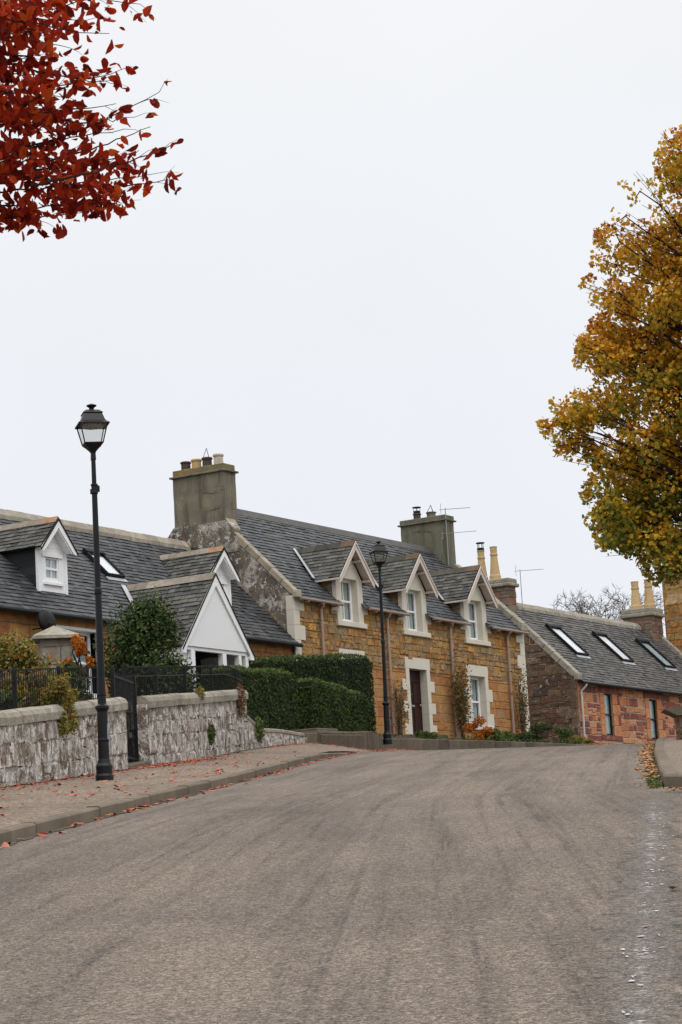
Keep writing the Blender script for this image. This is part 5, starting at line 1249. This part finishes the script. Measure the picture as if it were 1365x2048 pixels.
for i, (x, y, z, r, dn) in enumerate(CL):
    zb = max(2.6, min(10.5, z-1.2-.25*abs(x))); 
    if x < -1.2 or i % 5 == 0:
        pts = branch(mb, (.05, 0, zb*.85+.4), (x*.96, y, z-.05), .055, .010, sag=.05, n=5, seg=7, wob=.035)
        for k in range(5): q = pts[random.randint(4, 7)]; e_ = Vector((x, y, z))+Vector([random.gauss(0, 1) for _ in range(3)]).normalized()*r*1.12; branch(mb, q, e_, .014, .004, n=4, seg=3)
mb.build('limbs', M_bark, TR)

# red beech, upper left, trunk outside the picture
BX, BY = -5.9, 15.5; BZ = 1.0
RB_ = empty('copper_beech_tree', (BX, BY, BZ)); tag(RB_, 'branches of a copper beech with deep red leaves hanging into the upper left corner', 'tree')
TW = []  # twig tips read off the outline (world X,Z at about 14 m)
def bp(px, py, Y=14.0): v = px2w(px, py, Y); return Vector((v.x, v.y, v.z))
tw = [((-160, -60), (285, 5), .9), ((-160, -20), (215, 70), 1), ((-120, 10), (140, 95), 1), ((-140, 60), (215, -20), 1), ((-150, 120), (75, 110), 1), ((-150, 150), (120, 190), 1), ((-120, 200), (245, 140), .9), ((-110, 220), (235, 205), .85),
      ((-140, 240), (180, 235), 1), ((-130, 260), (150, 160), 1), ((-120, 300), (245, 255), .8), ((40, 300), (315, 188), .35), ((-150, 330), (180, 300), .9), ((-150, 350), (110, 330), .9), ((60, 340), (280, 300), .8),
      ((-160, 380), (300, 345), 1), ((60, 370), (365, 282), .35), ((90, 372), (345, 358), .6), ((-160, 400), (235, 400), 1), ((-160, 420), (200, 420), 1), ((-100, 400), (85, 438), 1), ((-150, 430), (30, 425), 1), ((100, 395), (240, 408), .9),
      ((-160, 90), (100, 60), 1), ((-150, 20), (60, 30), 1), ((-140, 180), (60, 250), 1), ((-150, 210), (40, 310), 1), ((-120, 120), (110, 150), .9), ((60, 330), (300, 250), .15), ((30, -40), (250, -30), .8), ((-100, 260), (220, 330), .9), ((0, 330), (190, 375), 1),
      ((-150, 0), (170, 40), 1), ((-150, 60), (60, 70), 1), ((-150, 100), (50, 170), 1), ((-150, 160), (30, 210), 1), ((-160, 270), (60, 290), 1), ((-130, -30), (110, 10), 1), ((-140, 140), (90, 215), 1), ((-130, 190), (100, 240), 1), ((-150, 300), (20, 350), 1),
      ((-120, 40), (120, 60), 1), ((-150, 200), (130, 215), 1), ((0, 120), (225, 165), .5), ((80, 240), (270, 235), .4)]
mb = MB(); P = []; 
for (s_, e_, dn) in tw:
    Y = random.uniform(13.3, 14.8); k_ = 1.0; a = bp(*s_, Y); b = bp(*e_, Y+random.uniform(-.25, .25)); o_ = Vector((BX, BY, BZ))
    L_ = (b-a).length; N = 14; pts = []
    for i in range(N+1):
        f_ = i/N; c = a.lerp(b, f_)+Vector((random.gauss(0, .007), random.gauss(0, .007), -.035*L_*math.sin(math.pi*f_)+random.gauss(0, .006)))
        pts.append(c-o_)
    mb.tube(pts, [.008*(1-.82*i/N)+.0006 for i in range(N+1)], 4)
    for i in range(1, N+1):
        nl = dn*4.0*(1.25 if i < 10 else .8)
        for q in range(int(nl)+(random.random() < nl % 1)):
            if (dn < .5 and (i > 8 or random.random() < .4)) or (dn < .9 and i > 11 and random.random() < .5): continue
            c = pts[i]+Vector((random.gauss(0, .05), random.gauss(0, .08), random.gauss(.0, .034))); P.append(c)
        if random.random() < .5 and dn > .3:
            e2 = pts[i]+(b-a).normalized()*random.uniform(.06, .16)+Vector((0, random.uniform(-.1, .1), random.uniform(-.1, .09))); mb.tube([pts[i], (pts[i]+e2)/2+Vector((0, 0, .01)), e2], [.0022, .0015, .0007], 3)
            for q in range(2): P.append(pts[i].lerp(e2, random.uniform(.4, 1))+Vector((0, 0, -.015)))
n_vis = len(P)
# the rest of the crown, mostly outside the picture
for k in range(46):
    c = Vector((random.uniform(-2.9, 3.1), random.uniform(-3, 3.5), random.uniform(4.2, 8.5)))
    if c.x > 1.5 and c.z < 5.8 : continue
    wx = BX+c.x; wy = BY+c.y; wz = BZ+c.z
    if wx/wy > -.150 and wz/wy < .40: continue
    for q in range(150):
        d = Vector([random.gauss(0, 1) for _ in range(3)]).normalized()*.55; P.append(c+d)
P = np.array([tuple(p) for p in P])
leaves('crown', P, .076, F_red, RB_, .52, droop=.7, big=True, T=np.clip(rng.beta(1.6, 1.9, len(P)), 0, 1))
mb.build('twigs', M_bark, RB_)
mb = MB(); branch(mb, (0, 0, -.8), (.1, 0, 4), .28, .22, n=12, wob=.02); branch(mb, (.1, 0, 4), (0, 0, 8.2), .2, .04, n=8); mb.build('trunk', M_bark, RB_)
mb = MB()
for (py_, zt_) in ((-60, 2.9), (100, 2.8), (220, 2.6), (340, 2.5), (410, 2.4)):
    e_ = bp(-120, py_, 14.0)-Vector((BX, BY, BZ)); branch(mb, (.05, 0, zt_), e_, .06, .014, sag=.08, n=6, seg=8, wob=.03)
    e2 = bp(60, py_+12, 14.0)-Vector((BX, BY, BZ)); branch(mb, e_, e2, .014, .005, sag=.0, n=5, seg=6, wob=.03)
for k in range(14): branch(mb, (.05, 0, random.uniform(3, 7)), (random.uniform(-2.5, .4), random.uniform(-2.5, 3), random.uniform(5, 8.2)), .06, .012, n=5)
mb.build('limbs', M_bark, RB_)

# bare tree far behind
BT = empty('bare_tree', (15.6, 140, 5.5)); tag(BT, 'leafless tree with fine grey twigs behind the red sandstone cottage roof', 'tree')
mb = MB(); mt = MB(); branch(mt, (-.6, 0, 0), (-1.2, 0, 7.8), .3, .16, n=8, wob=.02); mt.build('trunk', M_twig, BT)
def grow(p, d, L_, r, lev):
    q = p+d*L_; mb.tube([p, (p+q)/2+Vector((random.gauss(0, .05), 0, random.gauss(0, .05)))*L_, q], [r, r*.85, r*.7], 3)
    if lev >= 6: return
    for k in range(3): 
        nd = (d+Vector((random.gauss(0, .6), random.gauss(0, .6), random.gauss(-.02, .42)))).normalized(); grow(q, nd, L_*random.uniform(.62, .82), max(r*.6, .011), lev+1)
for k in range(7): grow(Vector((-1.6+.15*k, 0, 7.5+k*.12)), Vector((random.uniform(-.9, .9), random.uniform(-.6, .6), .75)).normalized(), 1.75, .09, 1)
mb.build('crown', M_twig, BT)

# ------------------------------------------------------------------ fallen leaves
def litter(name, pts, mat, size, label=None):
    P = np.array(pts); o = leaves(name, P, size, mat, None, .62, big=True, flat=.95, curl=.7); tag(o, kind='stuff'); return o
pts = []
for k in range(330):      # red leaves along the wall foot
    y = random.triangular(20, 50, 34); x = xw(y)+.06+abs(random.gauss(0, .16)); pts.append((x, y, zp(x, y)+.018))
for k in range(260):
    y = random.uniform(40.5, 46); x = xw(y)+.1+abs(random.gauss(0, .28)); pts.append((x, y, zp(x, y)+.018))
for k in range(230):
    y = random.triangular(19, 52, 30); x = xw(y)+random.uniform(.1, 1)**1.3*(xl(y)-.2-xw(y)); pts.append((x, y, zp(x, y)+.018))
for k in range(170):
    y = random.uniform(18, 56); x = xl(y)+.03+abs(random.gauss(0, .09)); pts.append((x, y, T(x, y)+.018))
for k in range(260):
    y = random.uniform(52, 70); f_ = abs(random.gauss(0, .2)); x = float(np.interp(y, [51, 58, 62, 67, 70.5], [-2.1, -1.1, .42, .75, 1.9]))+f_; pts.append((x, y, zp(x, y)+.02))
litter('fallen_leaves', pts, F_litter_red, .085)
pts = []
for k in range(380):
    y = random.triangular(23.4, 62, 27); x = xr(y)-.02-abs(random.gauss(0, .09+.05*max(0, (27-y)/4))); pts.append((x, y, T(x, y)+.015+random.random()*.05*max(0, 1-(y-24)/30)))
for k in range(420):
    y = random.uniform(30, 62); x = xr(y)-.02-abs(random.gauss(0, .10)); pts.append((x, y, T(x, y)+.015+random.random()*.03))
for k in range(150):
    x = random.uniform(2.8, 5.2); y = 23.3-abs(random.gauss(0, .22)); pts.append((x, y, T(x, y)+.02+random.random()*.03))
for k in range(60):
    y = random.uniform(40, 60); x = xr(y)+random.uniform(1.4, 2.4); pts.append((x, y, T(x, y)+.13))
litter('fallen_leaves', pts, F_litter_gold, .08)
pts = [(xr(y)-.02-random.random()*.12, y, T(xr(y), y)+random.random()*.06) for y in rng.uniform(24, 26.5, 160)]+[(xr(y)-.02, y, T(xr(y), y)+random.random()*.06) for y in rng.uniform(30, 60, 200)]
tag(leaves('gutter_weeds', np.array(pts), .06, F_bed, None, .25, droop=-1), kind='stuff')
def oneleaf(px, py, col, lb, s_):
    # lies on the road where the ray from the eye meets it
    d = px2w(px, py, 1.0); Y = 6.0
    while T(d.x*Y, Y) < d.z*Y and Y < 60: Y += .02
    mb = MB(); a0 = random.random()*6
    pr_ = [(-.5, 0), (-.25, .28), (.1, .34), (.35, .2), (.5, 0), (.35, -.22), (.05, -.33), (-.25, -.25)]; vs = []
    for (x, y) in pr_: vs.append((s_*(x*math.cos(a0)-y*math.sin(a0)), s_*(x*math.sin(a0)+y*math.cos(a0)), .016+s_*(abs(y)*.35+.1*x)))
    vs.append((0, 0, .012)); mb.add(vs, [(i, (i+1) % 8, 8) for i in range(8)], .6)
    o = mb.build('fallen_leaf', col); o.location = (d.x*Y, Y, T(d.x*Y, Y)); tag(o, lb, 'leaf', 'single leaves lying on the road'); return o
oneleaf(1349, 1783, F_litter_gold, 'tan leaf lying on the road at the right edge, largest of the loose ones', .085)
oneleaf(1292, 1864, F_litter_red, 'small red leaf lying on the worn white line', .04)
oneleaf(1350, 1702, F_litter_gold, 'pale leaf lying on the road at the right edge, above the tan one', .07)
oneleaf(285, 1617, F_litter_gold, 'yellow-brown leaf in the gutter by the left kerb', .11)
oneleaf(1187, 1460, F_litter_gold, 'tiny pale leaf near the road crest', .05) if 0 else None
bpy.context.view_layer.update()
